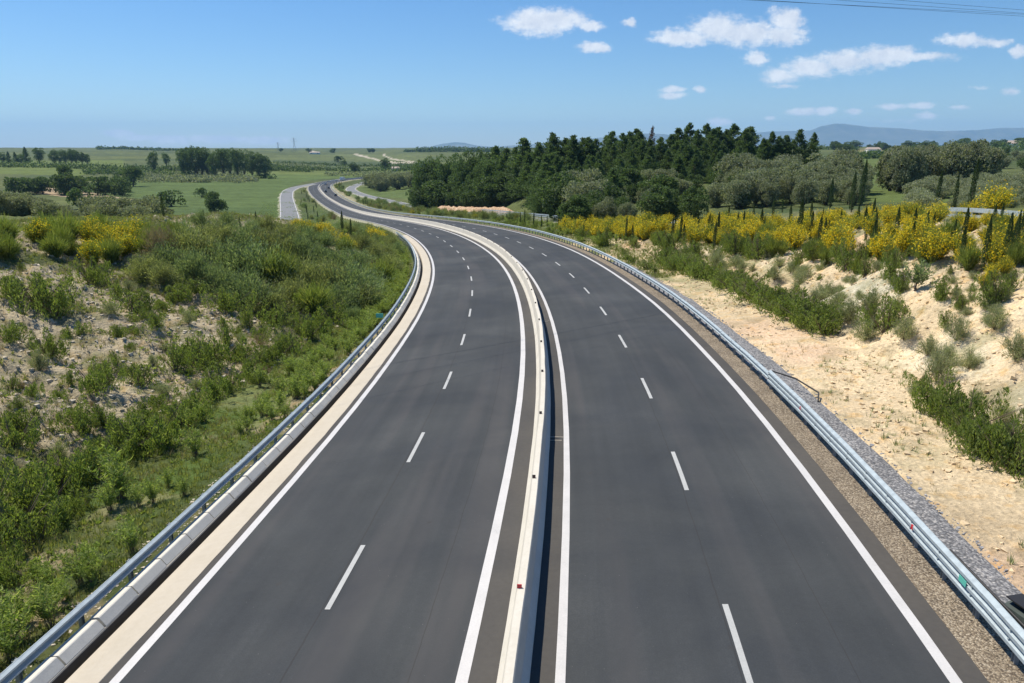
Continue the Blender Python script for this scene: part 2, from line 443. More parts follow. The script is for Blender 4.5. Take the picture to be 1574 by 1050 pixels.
# crop parcels, each with its own colour; outlines digitised on the ground
def parcel(poly, c, soft=1.0, jit=0.0):
    pu = PU + fbm(PU / 30, PV / 8, 3, 5) * 14 * jit; pv = PV + fbm(PU / 40, PV / 9, 3, 6) * 3 * jit
    lay((inpoly(pu, pv, poly) & vis & (far > 60)).astype(float) * soft, col(c))
parcel([(-60, 246), (190, 246), (192, 262), (120, 270), (-60, 266)], (.115, .15, .042), 1, .3)
parcel([(380, 259), (480, 262), (640, 254), (650, 262), (560, 270), (470, 275), (380, 272)], (.12, .155, .045), .9, .4)
parcel([(120, 284), (230, 271), (400, 268), (520, 272), (470, 279), (445, 288), (437, 300), (428, 350), (240, 345), (200, 320), (150, 300)], (.085, .125, .040), 1, .2)
parcel([(300, 268), (520, 268), (560, 272), (470, 276), (300, 279)], (.098, .14, .042), .8, .4)
parcel([(240, 322), (425, 318), (425, 350), (240, 350)], (.074, .112, .038), .8, .4)
parcel([(14, 286), (60, 284), (120, 292), (160, 300), (205, 306), (200, 318), (165, 322), (120, 306), (60, 298)], (.36, .28, .19), 1, .6)
parcel([(410, 240), (560, 236), (660, 236), (650, 250), (420, 252)], (.115, .14, .055), .7, .5)
parcel([(420, 247), (600, 249), (640, 253), (420, 257)], (.06, .085, .04), .8, .5)
parcel([(540, 288), (655, 283), (660, 306), (625, 306), (560, 300)], (.092, .128, .042), 1, .3)
parcel([(548, 283), (660, 279), (660, 285), (545, 288)], (.14, .17, .07), .8, .3)
parcel([(1315, 228), (1385, 232), (1375, 246), (1315, 244)], (.20, .18, .085), .8, .5)
parcel([(1315, 243), (1390, 243), (1420, 290), (1560, 296), (1570, 310), (1180, 312), (1150, 296), (1300, 280)], (.10, .135, .042), 1, .4)
parcel([(1085, 262), (1120, 262), (1125, 285), (1085, 285)], (.085, .13, .045), 1, .4)
parcel([(1500, 226), (1640, 226), (1640, 250), (1520, 240)], (.11, .14, .06), .8, .4)
fr_ = np.sin(PV * 2.6 + PU / 60 + 2 * nC) * .5 + np.sin(PV * 1.1 - PU / 150) * .5
base_c = base_c * (1 + .10 * fr_ * ((far > 250) & vis))[:, None]
# pale farm tracks on the far hillside
for tr, w in (([(545, 237), (585, 247), (612, 251), (640, 250)], 1.1), ([(590, 238), (600, 244), (640, 250)], .9), ([(478, 232), (486, 234)], 1.0)):
    dmin = np.full(len(X), 1e9)
    for (a0, b0), (a1, b1) in zip(tr[:-1], tr[1:]):
        tt = np.clip(((PU - a0) * (a1 - a0) + (PV - b0) * (b1 - b0)) / ((a1 - a0) ** 2 + (b1 - b0) ** 2), 0, 1)
        dmin = np.minimum(dmin, np.hypot(PU - a0 - tt * (a1 - a0), PV - b0 - tt * (b1 - b0)))
    lay((dmin < w) & vis & (far > 600), col((.42, .38, .30)))
# sandy cut bank under the pine wood
# the corridor
a_ = -go
fL = np.interp(gs, SL, [18.5, 18, 15.8, 14.6, 13.2, 12, 12, 12, 12, 12])
cL = np.interp(gs, SL, [41, 41, 40, 39, 37, 33, 28, 24, 24, 24])
inL = (go < 0) * (1 - sst(a_, cL + 2, cL + 12)) * (1 - sst(gs, 125, 165))
lay(inL, col((.075, .10, .034)))
soilm = sst(nA + .55 * nB - .10 * sst(far, 50, 110), -.13, .09) * sst(a_, fL - .5, fL + 2.5)
verge = (1 - sst(a_, fL - 1, fL + 1)) * sst(nB + .5 * nA, .02, .16) * (1 - sst(gs, 25, 60)) * .8
lay(inL * (1 - soilm) * sst(nD + .6 * nB, .0, .22) * .6, col((.20, .175, .095)))
lay(inL * soilm * .92, np.stack([.44 + .18 * nD, .37 + .16 * nD, .255 + .12 * nD], 1))
lay(inL * verge, np.stack([.33 + .12 * nD, .265 + .1 * nD, .17 + .07 * nD], 1))
lay(inL * sst(nD + nB * .8, .16, .3) * sst(a_, fL, fL + 2) * .5, col((.12, .10, .065)))
lay(inL * sst(fbm(X / 1.3, Y / 1.3, 4, 303), .04, .2) * sst(a_, fL, fL + 2) * .6, col((.125, .14, .06)))
lay(inL * sst(-nA, .02, .2) * (1 - soilm) * .5, col((.14, .14, .06)))
lay(inL * sst(a_, 11.5, 12.5) * (1 - sst(a_, fL - .5, fL + .8)) * sst(gs, 14, 22) * sst(nA, -.2, .0) * .7, col((.095, .15, .035)))
lay(inL * sst(gs, 36, 60) * (1 - sst(a_, fL - .5, fL + 1.5)) * sst(a_, 10.9, 11.6), np.stack([.13 + .05 * nD, .19 + .05 * nD, .04 + 0 * nD], 1))
inR = (go > 0) * (1 - sst(go, 36, 60)) * (1 - sst(gs, 88, 112))
frR = np.interp(gs, SL, [16.3, 16.3, 16.6, 16.6, 16.0, 14.0, 13, 13, 13, 13])
ns = nD * .8 + nB * .3
lay(inR, np.stack([.64 + .16 * ns, .51 + .15 * ns, .33 + .11 * ns], 1))
lay(inR * sst(go, frR - 1, frR + 2) * sst(nA + .3 * nB, -.08, .2), np.stack([.74 + .14 * ns, .66 + .13 * ns, .52 + .12 * ns], 1))
lay(inR * sst(fbm(X / 7, Y / 7, 3, 103), .06, .2) * .6, col((.60, .42, .29)))
lay(inR * sst(nB + .9 * nA, .06, .26) * (.30 + .5 * sst(gs, 40, 75)), col((.15, .16, .07)))
lay(inR * sst(nD + .5 * nA, .06, .26) * .45, col((.24, .20, .11)))
lay(inR * sst(go, frR, frR + 2) * sst(fbm(X / 1.6, Y / 1.6, 4, 203), .05, .2) * .5, col((.21, .21, .105)))
lay(inR * sst(gs, 38, 62) * sst(fbm(X / 2.6, Y / 2.6, 4, 403), -.06, .12) * .55, col((.22, .225, .11)))
lay(inR * sst(go, 24, 30) * sst(nA, -.12, .1) * .75, col((.20, .20, .085)))
lay(inR * (1 - sst(go, 12.6, 14.5)) * sst(gs, 45, 60) * sst(nB, -.1, .1) * .7, col((.10, .14, .045)))
lay((go > 0) * (1 - sst(go, 22, 34)) * sst(gs, 88, 112) * (1 - sst(gs, 500, 650)), np.repeat(col((.12, .15, .06)), len(X), 0))
lay((go > 0) * (1 - sst(go, 13, 16)) * sst(gs, 180, 220), col((.27, .25, .16)))
base_c = np.clip(base_c * (1 + .35 * nB[:, None]), .012, .9)
# ------------------------------------------------------------------ materials
def material(name):
    m = bpy.data.materials.new(name); m.use_nodes = True
    t = NT(m.node_tree); t.n.clear()
    return m, t
def finish(t, bsdf, bump=None, strength=0.3, dist=0.02):
    if bump is not None:
        b = t.new('ShaderNodeBump', {'Strength': strength, 'Distance': dist, 'Height': bump})
        t.set(bsdf, 'Normal', b)
    t.new('ShaderNodeOutputMaterial', {'Surface': bsdf})
def simple(name, colr, rough=.7, metal=0.0, var=.15, scale=8.0, bump=.2, dist=.01, coord='Object'):
    m, t = material(name)
    tc = t.new('ShaderNodeTexCoord').outputs[coord]
    n = t.noise(tc, scale, 5, .6); n2 = t.noise(tc, scale * .13, 3, .6)
    f = t.math('ADD', t.math('MULTIPLY', n, .6), t.math('MULTIPLY', n2, .4))
    lo = [c * (1 - var * 1.6) for c in colr]; hi = [min(1, c * (1 + var * 1.6)) for c in colr]
    c = t.ramp(f, [(.3, lo), (.7, hi)])
    b = t.new('ShaderNodeBsdfPrincipled', {'Base Color': c, 'Roughness': rough, 'Metallic': metal})
    finish(t, b, n, bump, dist)
    return m

# ground: colour of soil, crops and grass comes with the vertices, grain from the shader
m_ground, t = material('ground')
geo = t.new('ShaderNodeNewGeometry').outputs['Position']
att = t.new('ShaderNodeVertexColor', layer_name='soil').outputs[0]
n1 = t.noise(geo, 6.5, 8, .72); n2 = t.noise(geo, .09, 5, .6)
vo = t.new('ShaderNodeTexVoronoi', {'Vector': geo, 'Scale': 5.5, 'Randomness': 1.0}); vd = vo.outputs['Distance']
k = t.math('ADD', t.math('MULTIPLY', n1, .75), t.math('MULTIPLY', n2, .45))
k = t.math('ADD', t.math('MULTIPLY', t.math('SUBTRACT', k, .6), 2.1), 1.0)
cm = t.new('ShaderNodeVectorMath', {0: att, 1: k}, operation='MULTIPLY').outputs[0]
hue = t.noise(geo, 1.7, 4, .6)
cm = t.mix(t.sstep(hue, .5, .72), cm, t.mix(1.0, cm, (1.0, .86, .66), 'MULTIPLY'))
b = t.new('ShaderNodeBsdfPrincipled', {'Base Color': cm, 'Roughness': .95, 'Specular IOR Level': .1})
hh = t.math('ADD', t.math('MULTIPLY', n1, 1.0), t.math('MULTIPLY', vd, .5))
finish(t, b, hh, .9, .12)

me = mesh_np('ground', np.stack([X, Y, Z], 1), grid_faces(len(rr), len(az)), [m_ground], smooth=True, attrs={'soil': base_c})
link('ground', me, kind='structure', label='rolling farmland with sandy cut slopes on both sides of the motorway')

# asphalt: UV = (offset across, metres along)
m_asph, t = material('asphalt')
uvn = t.new('ShaderNodeUVMap', uv_map='UVMap').outputs[0]
so = t.new('ShaderNodeSeparateXYZ', {0: uvn}); off, along = so.outputs[0], so.outputs[1]
st = t.new('ShaderNodeCombineXYZ', {0: t.math('MULTIPLY', off, 1.1), 1: t.math('MULTIPLY', along, .045)})
streak = t.noise(st, 1.6, 4, .55)
big = t.noise(uvn, .11, 4, .6)
fine = t.noise(uvn, 26.0, 5, .8)
mid = t.noise(uvn, 7.0, 4, .6)
f = t.math('ADD', t.math('ADD', t.math('MULTIPLY', streak, .26), t.math('MULTIPLY', big, .55)), t.math('ADD', t.math('MULTIPLY', fine, .42), t.math('MULTIPLY', mid, .14)))
asc = t.ramp(f, [(.50, (.031, .0345, .0375)), (.72, (.047, .051, .054)), (.98, (.085, .089, .091))])
# patches laid in a slightly browner mix
asc = t.mix(t.math('MULTIPLY', t.sstep(t.noise(st, .55, 3, .5), .5, .66), .55), asc, (.068, .066, .067))
# unused edge strips outside the lines stay darker and browner
ao = t.math('ABSOLUTE', t.math('ADD', off, -.3))
e1 = t.math('MAXIMUM', t.sstep(ao, 8.44, 8.60), t.math('SUBTRACT', 1.0, t.sstep(ao, .92, 1.05)))
asc = t.mix(t.math('MULTIPLY', e1, .8), asc, t.mix(mid, (.062, .056, .050), (.092, .084, .074)))
# tyre-darkened bands in the middle of each lane, and paving joints
wv = t.math('ABSOLUTE', t.math('SUBTRACT', t.math('MODULO', t.math('ADD', off, 16.9), 3.75), 1.9))
dk = t.math('MULTIPLY', t.math('SUBTRACT', 1.0, t.sstep(wv, .3, 1.5)), .25)
asc = t.mix(t.math('MULTIPLY', dk, t.sstep(big, .35, .7)), asc, (.054, .058, .061))
for jo, w in ((-4.62, .014), (-1.9, .008), (4.86, .010), (7.1, .007)):
    jw = t.math('ADD', off, t.math('MULTIPLY', t.math('SUBTRACT', t.noise(along, .5, 3), .5), .10))
    jj = t.math('SUBTRACT', 1.0, t.sstep(t.math('ABSOLUTE', t.math('SUBTRACT', jw, jo)), w, w * 2.2))
    asc = t.mix(t.math('MULTIPLY', jj, .55), asc, (.035, .033, .032))
# odd dark drips and grit
vs = t.new('ShaderNodeTexVoronoi', {'Vector': uvn, 'Scale': .55, 'Randomness': 1.0})
sp = t.math('SUBTRACT', 1.0, t.sstep(t.math('ADD', vs.outputs['Distance'], t.math('MULTIPLY', mid, .10)), .07, .11))
asc = t.mix(t.math('MULTIPLY', sp, .6), asc, (.045, .043, .042))
vg = t.new('ShaderNodeTexVoronoi', {'Vector': uvn, 'Scale': 7.0, 'Randomness': 1.0})
gr = t.math('SUBTRACT', 1.0, t.sstep(vg.outputs['Distance'], .035, .06))
gr = t.math('MULTIPLY', gr, t.sstep(t.noise(uvn, .8, 4, .7), .52, .62))
asc = t.mix(t.math('MULTIPLY', gr, .7), asc, (.30, .29, .27))
pat = t.noise(uvn, .16, 5, .6, .6)
asc = t.mix(1.0, asc, t.ramp(pat, [(.36, (.84, .86, .90)), (.5, (1.0, 1.0, 1.0)), (.66, (1.2, 1.18, 1.14))]), 'MULTIPLY')
b = t.new('ShaderNodeBsdfPrincipled', {'Base Color': asc, 'Roughness': .86, 'Specular IOR Level': .25})
finish(t, b, fine, .35, .01)

m_paint, t = material('road_paint')
uvn = t.new('ShaderNodeTexCoord').outputs['Object']
n = t.noise(uvn, 22, 6, .75); n2 = t.noise(uvn, 1.3, 4, .6)
f = t.math('ADD', t.math('MULTIPLY', n, .6), t.math('MULTIPLY', n2, .4))
c = t.ramp(f, [(.27, (.33, .32, .32)), (.39, (.47, .46, .45)), (.7, (.59, .57, .56))])
finish(t, t.new('ShaderNodeBsdfPrincipled', {'Base Color': c, 'Roughness': .6}), n, .2, .005)
m_dash, t = material('worn_road_paint')
uvn = t.new('ShaderNodeTexCoord').outputs['Object']
n = t.noise(uvn, 26, 6, .8); n2 = t.noise(uvn, 2.1, 4, .6)
f = t.math('ADD', t.math('MULTIPLY', n, .6), t.math('MULTIPLY', n2, .4))
c = t.ramp(f, [(.30, (.20, .20, .20)), (.44, (.36, .365, .355)), (.7, (.46, .46, .45))])
finish(t, t.new('ShaderNodeBsdfPrincipled', {'Base Color': c, 'Roughness': .7}), n, .2, .005)

def concrete(name, lo, hi, stain, scale=1.0, crack=False):
    m, t = material(name)
    p = t.new('ShaderNodeTexCoord').outputs['Object']
    n = t.noise(p, 9 * scale, 7, .7); n2 = t.noise(p, .8 * scale, 5, .65); n3 = t.noise(p, 40 * scale, 3, .6)
    f = t.math('ADD', t.math('MULTIPLY', n, .45), t.math('MULTIPLY', n2, .55))
    c = t.ramp(f, [(.3, lo), (.68, hi)])
    c = t.mix(t.math('MULTIPLY', t.sstep(t.math('ADD', n2, t.math('MULTIPLY', n, .4)), .82, .98), .6), c, stain)
    c = t.mix(t.math('MULTIPLY', t.sstep(n3, .62, .75), .4), c, stain)
    finish(t, t.new('ShaderNodeBsdfPrincipled', {'Base Color': c, 'Roughness': .9, 'Specular IOR Level': .2}), n, .35, .02)
    return m
m_barrier = concrete('barrier_concrete', (.50, .465, .39), (.63, .59, .515), (.44, .40, .33))
m_channel = concrete('channel_concrete', (.43, .38, .30), (.51, .46, .38), (.38, .33, .25), .7)
m_kerb = concrete('kerb_concrete', (.52, .50, .45), (.68, .65, .57), (.30, .29, .27), 2.4)

def gravelmat(name, cols, scale):
    m, t = material(name)
    p = t.new('ShaderNodeNewGeometry').outputs['Position']
    v = t.new('ShaderNodeTexVoronoi', {'Vector': p, 'Scale': scale, 'Randomness': 1.0})
    sepc = t.new('ShaderNodeSeparateColor', {0: v.outputs['Color']})
    c = t.ramp(sepc.outputs[0], [(i / (len(cols) - 1), q) for i, q in enumerate(cols)])
    big = t.noise(p, .9, 4, .6)
    c = t.mix(t.math('MULTIPLY', t.sstep(v.outputs['Distance'], .35, .75), .6), c, tuple(x * .35 for x in cols[0]))
    c = t.mix(1.0, c, t.ramp(big, [(.3, (.78, .76, .74)), (.7, (1.12, 1.1, 1.08))]), 'MULTIPLY')
    h = t.math('SUBTRACT', 1.0, v.outputs['Distance'])
    finish(t, t.new('ShaderNodeBsdfPrincipled', {'Base Color': c, 'Roughness': .9}), h, .8, .03)
    return m
m_brown = gravelmat('brown_gravel', [(.13, .10, .07), (.24, .19, .13), (.33, .27, .19), (.44, .38, .29)], 24)
m_grey = gravelmat('grey_gravel', [(.12, .125, .135), (.20, .205, .215), (.29, .29, .30), (.44, .43, .42)], 15)

def metalmat(name, c, rough, metal=.35):
    m, t = material(name)
    p = t.new('ShaderNodeTexCoord').outputs['Object']
    n = t.noise(p, 5, 5, .65); n2 = t.noise(p, 60, 2, .5)
    cc = t.ramp(t.math('ADD', t.math('MULTIPLY', n, .8), t.math('MULTIPLY', n2, .2)), [(.3, tuple(x * .78 for x in c)), (.7, tuple(x * 1.12 for x in c))])
    r = t.ramp(n, [(.3, rough - .1), (.7, rough + .1)])
    finish(t, t.new('ShaderNodeBsdfPrincipled', {'Base Color': cc, 'Roughness': r, 'Metallic': metal}), n, .05, .01)
    return m
m_steel = metalmat('galvanised_steel', (.37, .43, .46), .55, .12)
m_steel_far = m_steel
m_post = metalmat('post_steel', (.30, .33, .34), .6, .3)
m_red, t = material('red_reflector'); finish(t, t.new('ShaderNodeBsdfPrincipled', {'Base Color': (.55, .012, .03, 1), 'Roughness': .25}))
m_dark, t = material('dark_reflector'); finish(t, t.new('ShaderNodeBsdfPrincipled', {'Base Color': (.05, .03, .03, 1), 'Roughness': .4}))
m_teal, t = material('teal_paint'); finish(t, t.new('ShaderNodeBsdfPrincipled', {'Base Color': (.10, .45, .36, 1), 'Roughness': .5}))
m_black, t = material('black_rubber'); finish(t, t.new('ShaderNodeBsdfPrincipled', {'Base Color': (.02, .02, .022, 1), 'Roughness': .6}))

# ------------------------------------------------------------------ ribbons along the road
S_END = 1060.0
def s_samples(a, b):
    v = [a]
    while v[-1] < b:
        st = 1.0 if v[-1] < 80 else (2.0 if v[-1] < 200 else 4.0)
        v.append(min(b, v[-1] + st))
    return np.array(v)
def ribbon(name, a, b, offs, dz, mat, smooth=True, wob=0.0, dzf=None, alls=None, fn=road, uvscale=1.0):
    """sheet along the road: offs list of offsets, dz list or number"""
    ss = s_samples(a, b) if alls is None else alls
    offs = np.array(offs, float); dz = np.broadcast_to(np.array(dz, float), offs.shape)
    V = []; UVs = []
    for i, (o, z) in enumerate(zip(offs, dz)):
        oo = o + 0 * ss
        if wob and (i == 0 or i == len(offs) - 1): oo = oo + wob * (fbm(ss / 3.0, ss * 0 + o, 4, 3 + i) * 2)
        V.append(fn(ss, oo, z)); UVs.append(np.stack([oo, ss], 1))
    V = np.stack(V, 1).reshape(-1, 3); UVs = np.stack(UVs, 1).reshape(-1, 2)
    F = grid_faces(len(ss), len(offs))
    return mesh_np(name, V, F, [mat], uv=UVs, smooth=smooth)
def ori(me):
    return me

link('road', ribbon('road', -56, S_END, [-8.66, -6.5, -4.5, -2.5, -.3, .3, .9, 2.9, 4.9, 6.9, 8.9, 9.48], 0, m_asph, wob=.02), kind='structure', label='grey asphalt motorway of two carriageways curving to the left')
# edges of the asphalt as a real drop
link('road_edge', ribbon('road_edge', -56, S_END, [9.48, 9.50], [0, -.06], m_asph, wob=0), parent=bpy.data.objects['road'])
mk = link('road_marking', ribbon('road_marking', -56, S_END, [-8.385, -8.155], .005, m_paint), kind='structure', label='white painted lines on the motorway')
link('edge_line', ribbon('edge_line', -56, S_END, [-.915, -.655], .005, m_paint), parent=mk)
link('edge_line', ribbon('edge_line', -56, S_END, [1.125, 1.335], .005, m_paint), parent=mk)
link('edge_line', ribbon('edge_line', -56, S_END, [8.76, 8.99], .005, m_paint), parent=mk)
for c0, o in ((15.54, -4.49), (12.82, 4.98)):
    for k in range(-4, 100):
        e_ = c0 + 8.82 * k
        me = ribbon('dash', e_ - 3.0, e_, [o - .068, o + .068], .006, m_dash, alls=np.linspace(e_ - 3.0, e_, 4))
        link('dash', me, parent=mk)

# concrete channel with a shallow dished floor, left side
def lip(s, o, dz): return road(s, o, dz)
ch_s = np.concatenate([np.arange(-50, 20, .25), np.arange(20, 130.5, .5)])
def chan(name, a, b):
    ss = ch_s[(ch_s >= a) & (ch_s <= b)]
    return ribbon(name, a, b, [-9.47, -9.465, -9.45, -9.1, -8.72, -8.60, -8.60], [-.42, -.06, -.05, -.04, -.012, .006, -.05], m_channel, wob=.0, alls=ss)
chn = link('drainage_channel', chan('drainage_channel', -50, 130), kind='structure', label='pale concrete drainage channel along the left edge of the motorway')
link('channel_edge', ribbon('channel_edge', 0, 0, [-9.765, -9.725, -9.72], [.008, .008, -.03], m_channel, alls=ch_s), parent=chn)
m_gut = simple('gutter_shade', (.040, .038, .036), .9, scale=6)  # near-black colour paints the shade of the recess onto its wall and floor
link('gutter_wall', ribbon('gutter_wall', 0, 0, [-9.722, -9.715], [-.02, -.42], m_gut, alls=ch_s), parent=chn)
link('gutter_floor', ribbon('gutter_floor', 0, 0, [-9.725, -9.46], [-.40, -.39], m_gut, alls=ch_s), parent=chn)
# wavy cast edge against the asphalt
V1 = road(ch_s, -8.60 + .035 * fbm(ch_s / 1.3, ch_s * 0, 3, 77) * 2, .009); V0 = road(ch_s, -8.75 + 0 * ch_s, -.004)
link('channel_lip', mesh_np('channel_lip', np.stack([V0, V1], 1).reshape(-1, 3), grid_faces(len(ch_s), 2), [m_channel], smooth=True), parent=chn)

# kerb of separate concrete blocks with sloped faces
kerb = link('kerb', None, kind='structure', label='row of sloped concrete kerb blocks behind the pale channel')
kerb.location = tuple(road(0, -9.9))
inv_k = Vector(kerb.location)
k = 0; s0 = -21.3 + 9.96 - 1.36
while s0 < 128:
    L = 1.36
    g = .018 + R.random() * .02
    ys = [s0 + g, s0 + L - g]
    prof = [(-9.755, -.06), (-9.76, .03), (-9.91, .235), (-9.94, .25), (-10.15, .225), (-10.18, .19), (-10.185, -.75)]
    jo, jz = R.uniform(-.014, .014), R.uniform(-.012, .012)
    tw = R.uniform(-.008, .008)
    V = []
    for j, yy in enumerate(ys):
        for q, (o, z) in enumerate(prof):
            V.append(road(yy, o + jo + tw * (j * 2 - 1), z + (jz if z > .05 else 0)) - np.array(kerb.location))
    n = len(prof)
    F = [[q, q + 1, q + 1 + n, q + n] for q in range(n - 1)]
    me = bpy.data.meshes.new('kerb_block')
    me.from_pydata([tuple(v) for v in V], [], [tuple(f[::-1]) for f in F] + [tuple(range(n)), tuple(range(2 * n - 1, n - 1, -1))])
    me.materials.append(m_kerb)
    link('kerb_block', me, parent=kerb)
    s0 += L; k += 1
# mortar bed under the blocks
link('kerb_bed', ribbon('kerb_bed', -12, 128, [-9.79, -9.80, -9.96, -10.13], [-.05, .0, .20, -.1], simple('mortar', (.10, .095, .085), .95)), parent=kerb)

# ------------------------------------------------------------------ median barrier
BO = .27
def wobble(ss): return fbm(ss / 2.6, ss * 0 + 3, 4, 55) * .055
bs = np.concatenate([np.arange(-50, 60, .4), np.arange(60, 200, 1.0), np.arange(200, 900, 3.0)])
prof = [(-.34, -.05), (-.33, .07), (-.19, .30), (-.105, .86), (-.08, .90), (.08, .90), (.105, .86), (.19, .30), (.33, .07), (.34, -.05)]
V = []
for q, (o, z) in enumerate(prof):
    w = wobble(bs) * (1.0 if z > .5 else .5)
    V.append(road(bs, BO + o + w, z))
V = np.stack(V, 1).reshape(-1, 3)
org = V[0].copy()
med = link('median_barrier', mesh_np('median_barrier', V - org, grid_faces(len(bs), len(prof)), [m_barrier], smooth=False), loc=tuple(org),
           label='long cream concrete barrier with sloped faces between the two carriageways', category='barrier')
def box(cx, cy, cz, sx, sy, sz):
    v = [(cx + a * sx / 2, cy + b_ * sy / 2, cz + c_ * sz / 2) for c_ in (-1, 1) for b_ in (-1, 1) for a in (-1, 1)]
    f = [(0, 2, 3, 1), (4, 5, 7, 6), (0, 1, 5, 4), (2, 6, 7, 3), (0, 4, 6, 2), (1, 3, 7, 5)]
    return v, f
def boxmesh(name, boxes, mat):
    V, F = [], []
    for bb in boxes:
        v, f = box(*bb); n = len(V); V += v; F += [tuple(i + n for i in q) for q in f]
    me = bpy.data.meshes.new(name); me.from_pydata(V, [], F); me.materials.append(mat); return me
def frame_at(s, o, dz):
    p = road(s, o, dz); h = float(np.interp(s, S, RH)); return Vector(p), h
# small reflector studs on top, every 5.8 m
me_r1 = boxmesh('reflector', [(0, 0, .03, .09, .03, .06), (0, .025, .05, .10, .02, .10)], m_dark)
me_r2 = boxmesh('reflector', [(0, 0, .03, .10, .03, .06), (0, -.02, .05, .11, .02, .10)], m_red)
for i in range(0, 40):
    s_ = 12.13 + (i - 1) * 5.72
    p, h = frame_at(s_, BO - .05 + float(wobble(np.array([s_]))[0]), .895)
    o = link('reflector', me_r2 if i in (1,) else me_r1, parent=med, loc=tuple(p - Vector(org)), rz=-h)
    if i == 1: o['label'] = 'red reflector nearest the camera'

# drain slots cut beside the barrier on the right carriageway
dm = simple('cast_iron', (.06, .058, .055), .7)
for s_, o_ in ((23.2, .86), (44.5, .80)):
    p, h = frame_at(s_, o_, .008)
    d_ = link('drain_grate', boxmesh('drain_grate', [(0, y_, 0, .5, .035, .012) for y_ in (-.12, -.05, .02, .09)], dm), loc=tuple(p), rz=-h,
              label='small dark drain grate beside the barrier, ' + ('nearer the camera' if s_ < 30 else 'farther along the curve'), category='drain grate', group='drain grates by the barrier')
    for y_ in (-.17, .15): link('frame', boxmesh('frame', [(0, y_, 0, .56, .03, .016)], m_channel), parent=d_)

# ------------------------------------------------------------------ gravel shoulders, right side
gsh = np.arange(-50, 240, .5)
link('gravel_shoulder', ribbon('gravel_shoulder', 0, 0, [9.47, 9.75, 10.1, 10.5], [-.012, -.03, -.045, -.06], m_brown, wob=.03, alls=gsh), kind='structure', label='strip of brown gravel between asphalt and right guardrail')
link('gravel_strip', ribbon('gravel_strip', 0, 0, [10.45, 10.9, 11.4, 11.85], [-.06, -.05, -.05, -.14], m_grey, wob=.16, alls=np.arange(-50, 72, .4)), kind='structure', label='strip of grey gravel behind the right guardrail')
link('verge', ribbon('verge', 0, 0, [9.49, 10.4, 11.6, 13], [-.03, -.02, -.06, -.6], simple('dry_verge', (.27, .26, .17), .95, scale=3), alls=np.arange(238, 900, 4.0)), kind='structure', label='dry pale verge along the far right edge')
link('verge', ribbon('verge', 0, 0, [-9.6, -9.2, -8.64], [-.6, -.05, -.02], bpy.data.materials['dry_verge'], alls=np.arange(129, 900, 3.0)), kind='structure', label='dry pale verge along the far left edge')

# ------------------------------------------------------------------ guardrails
def beam_mesh(sa, sb, o0, prof, n=3):
    ss = np.linspace(sa, sb, n); V = []
    p0 = road(sa, o0, 0)
    back = [(a + .012 * sgn(o0), z) for a, z in prof][::-1]
    ring = prof + back
    for s_ in ss:
        for a, z in ring: V.append(road(s_, o0 + a, z) - p0)
    m = len(ring); F = []
    for i in range(n - 1):
        for j in range(m):
            F.append((i * m + j, i * m + (j + 1) % m, (i + 1) * m + (j + 1) % m, (i + 1) * m + j))
    for i in range(m // 2 - 1):
        F.append((i, i + 1, m - 2 - i, m - 1 - i)); q = (n - 1) * m; F.append((q + i, q + m - 1 - i, q + m - 2 - i, q + i + 1))
    me = bpy.data.meshes.new('beam'); me.from_pydata([tuple(v) for v in V], [], F if o0 < 0 else [f[::-1] for f in F])
    me.materials.append(m_steel); return me, p0
def sgn(x): return -1 if x < 0 else 1
Wp = [(0, .44), (.015, .452), (.095, .485), (.10, .53), (.02, .572), (-.01, .595), (.02, .618), (.10, .66), (.095, .705), (.015, .738), (0, .75)]
def guardrail(label, o, s0, s1, parts):
    root = link('guardrail', None, loc=tuple(road(max(s0, 0), o, 0)), label=label, category='guardrail', group='steel guardrails along the motorway')
    base_p = Vector(root.location)
    sg = sgn(o)
    pr = [(-sg * a, z - (.12 if parts == 'left' else 0)) for a, z in Wp]
    s_ = s0; i = 0
    while s_ < s1:
        L = 4.0 if s_ < 200 else 8.0
        thrie = parts == 'right' and s_ < 28
        if thrie:
            p3 = []
            for kk in range(3):
                zb = .34 + kk * .185
                p3 += [(-sg * a, zb + zz) for a, zz in ((-.01, 0), (.01, .008), (.10, .04), (.105, .12), (.01, .165))]
            p3 += [(0, .34 + .555 - .01)]
            prf = p3
        else: prf = pr
        me, p0 = beam_mesh(s_ + .01, s_ + L + .06, o - sg * .12, prf, 4 if s_ < 200 else 3)
        link('beam', me, parent=root, loc=tuple(Vector(p0) - base_p + Vector((0, 0, R.uniform(-.012, .012)))))
        s_ += L; i += 1
    return root, base_p
me_post = boxmesh('post', [(0, 0, .30, .012, .10, 1.0), (0, -.05, .30, .09, .008, 1.0), (0, .05, .30, .09, .008, 1.0)], m_post)
me_spacer = boxmesh('spacer', [(0, 0, .60, .16, .012, .20), (0, .05, .60, .16, .01, .2)], m_post)
me_bolt = boxmesh('bolt', [(0, 0, 0, .02, .035, .035)], m_steel)
gl, bl = guardrail('steel guardrail along the left verge, its shaded side facing the road', -10.44, -36, 129, 'left')
gr, br = guardrail('long steel guardrail along the right shoulder, three waves near the camera', 10.28, -36, 700, 'right')
def posts(root, bp, o, sp, s0, s1, cap):
    k = 0; s_ = s0; rest = []
    sg = sgn(o)
    while s_ < s1:
        p, h = frame_at(s_, o, -.12 if o > 0 else -.24)
        if k < cap:
            q = link('post', me_post, parent=root, loc=tuple(p - bp), rz=-h)
            if s_ < 70:
                p2, _ = frame_at(s_, o - sg * .06, -.02)
                link('spacer', me_spacer, parent=q, loc=(-sg * .06, 0, .10))
                for zz in ((.50, .68) if o < 0 else (.50, .70)):
                    link('bolt', me_bolt, parent=q, loc=(-sg * .205, 0, zz + .12))
        else: rest.append(p - bp)
        k += 1; s_ += sp if s_ < 60 else (sp if s_ < 110 else 2.0)
    return rest
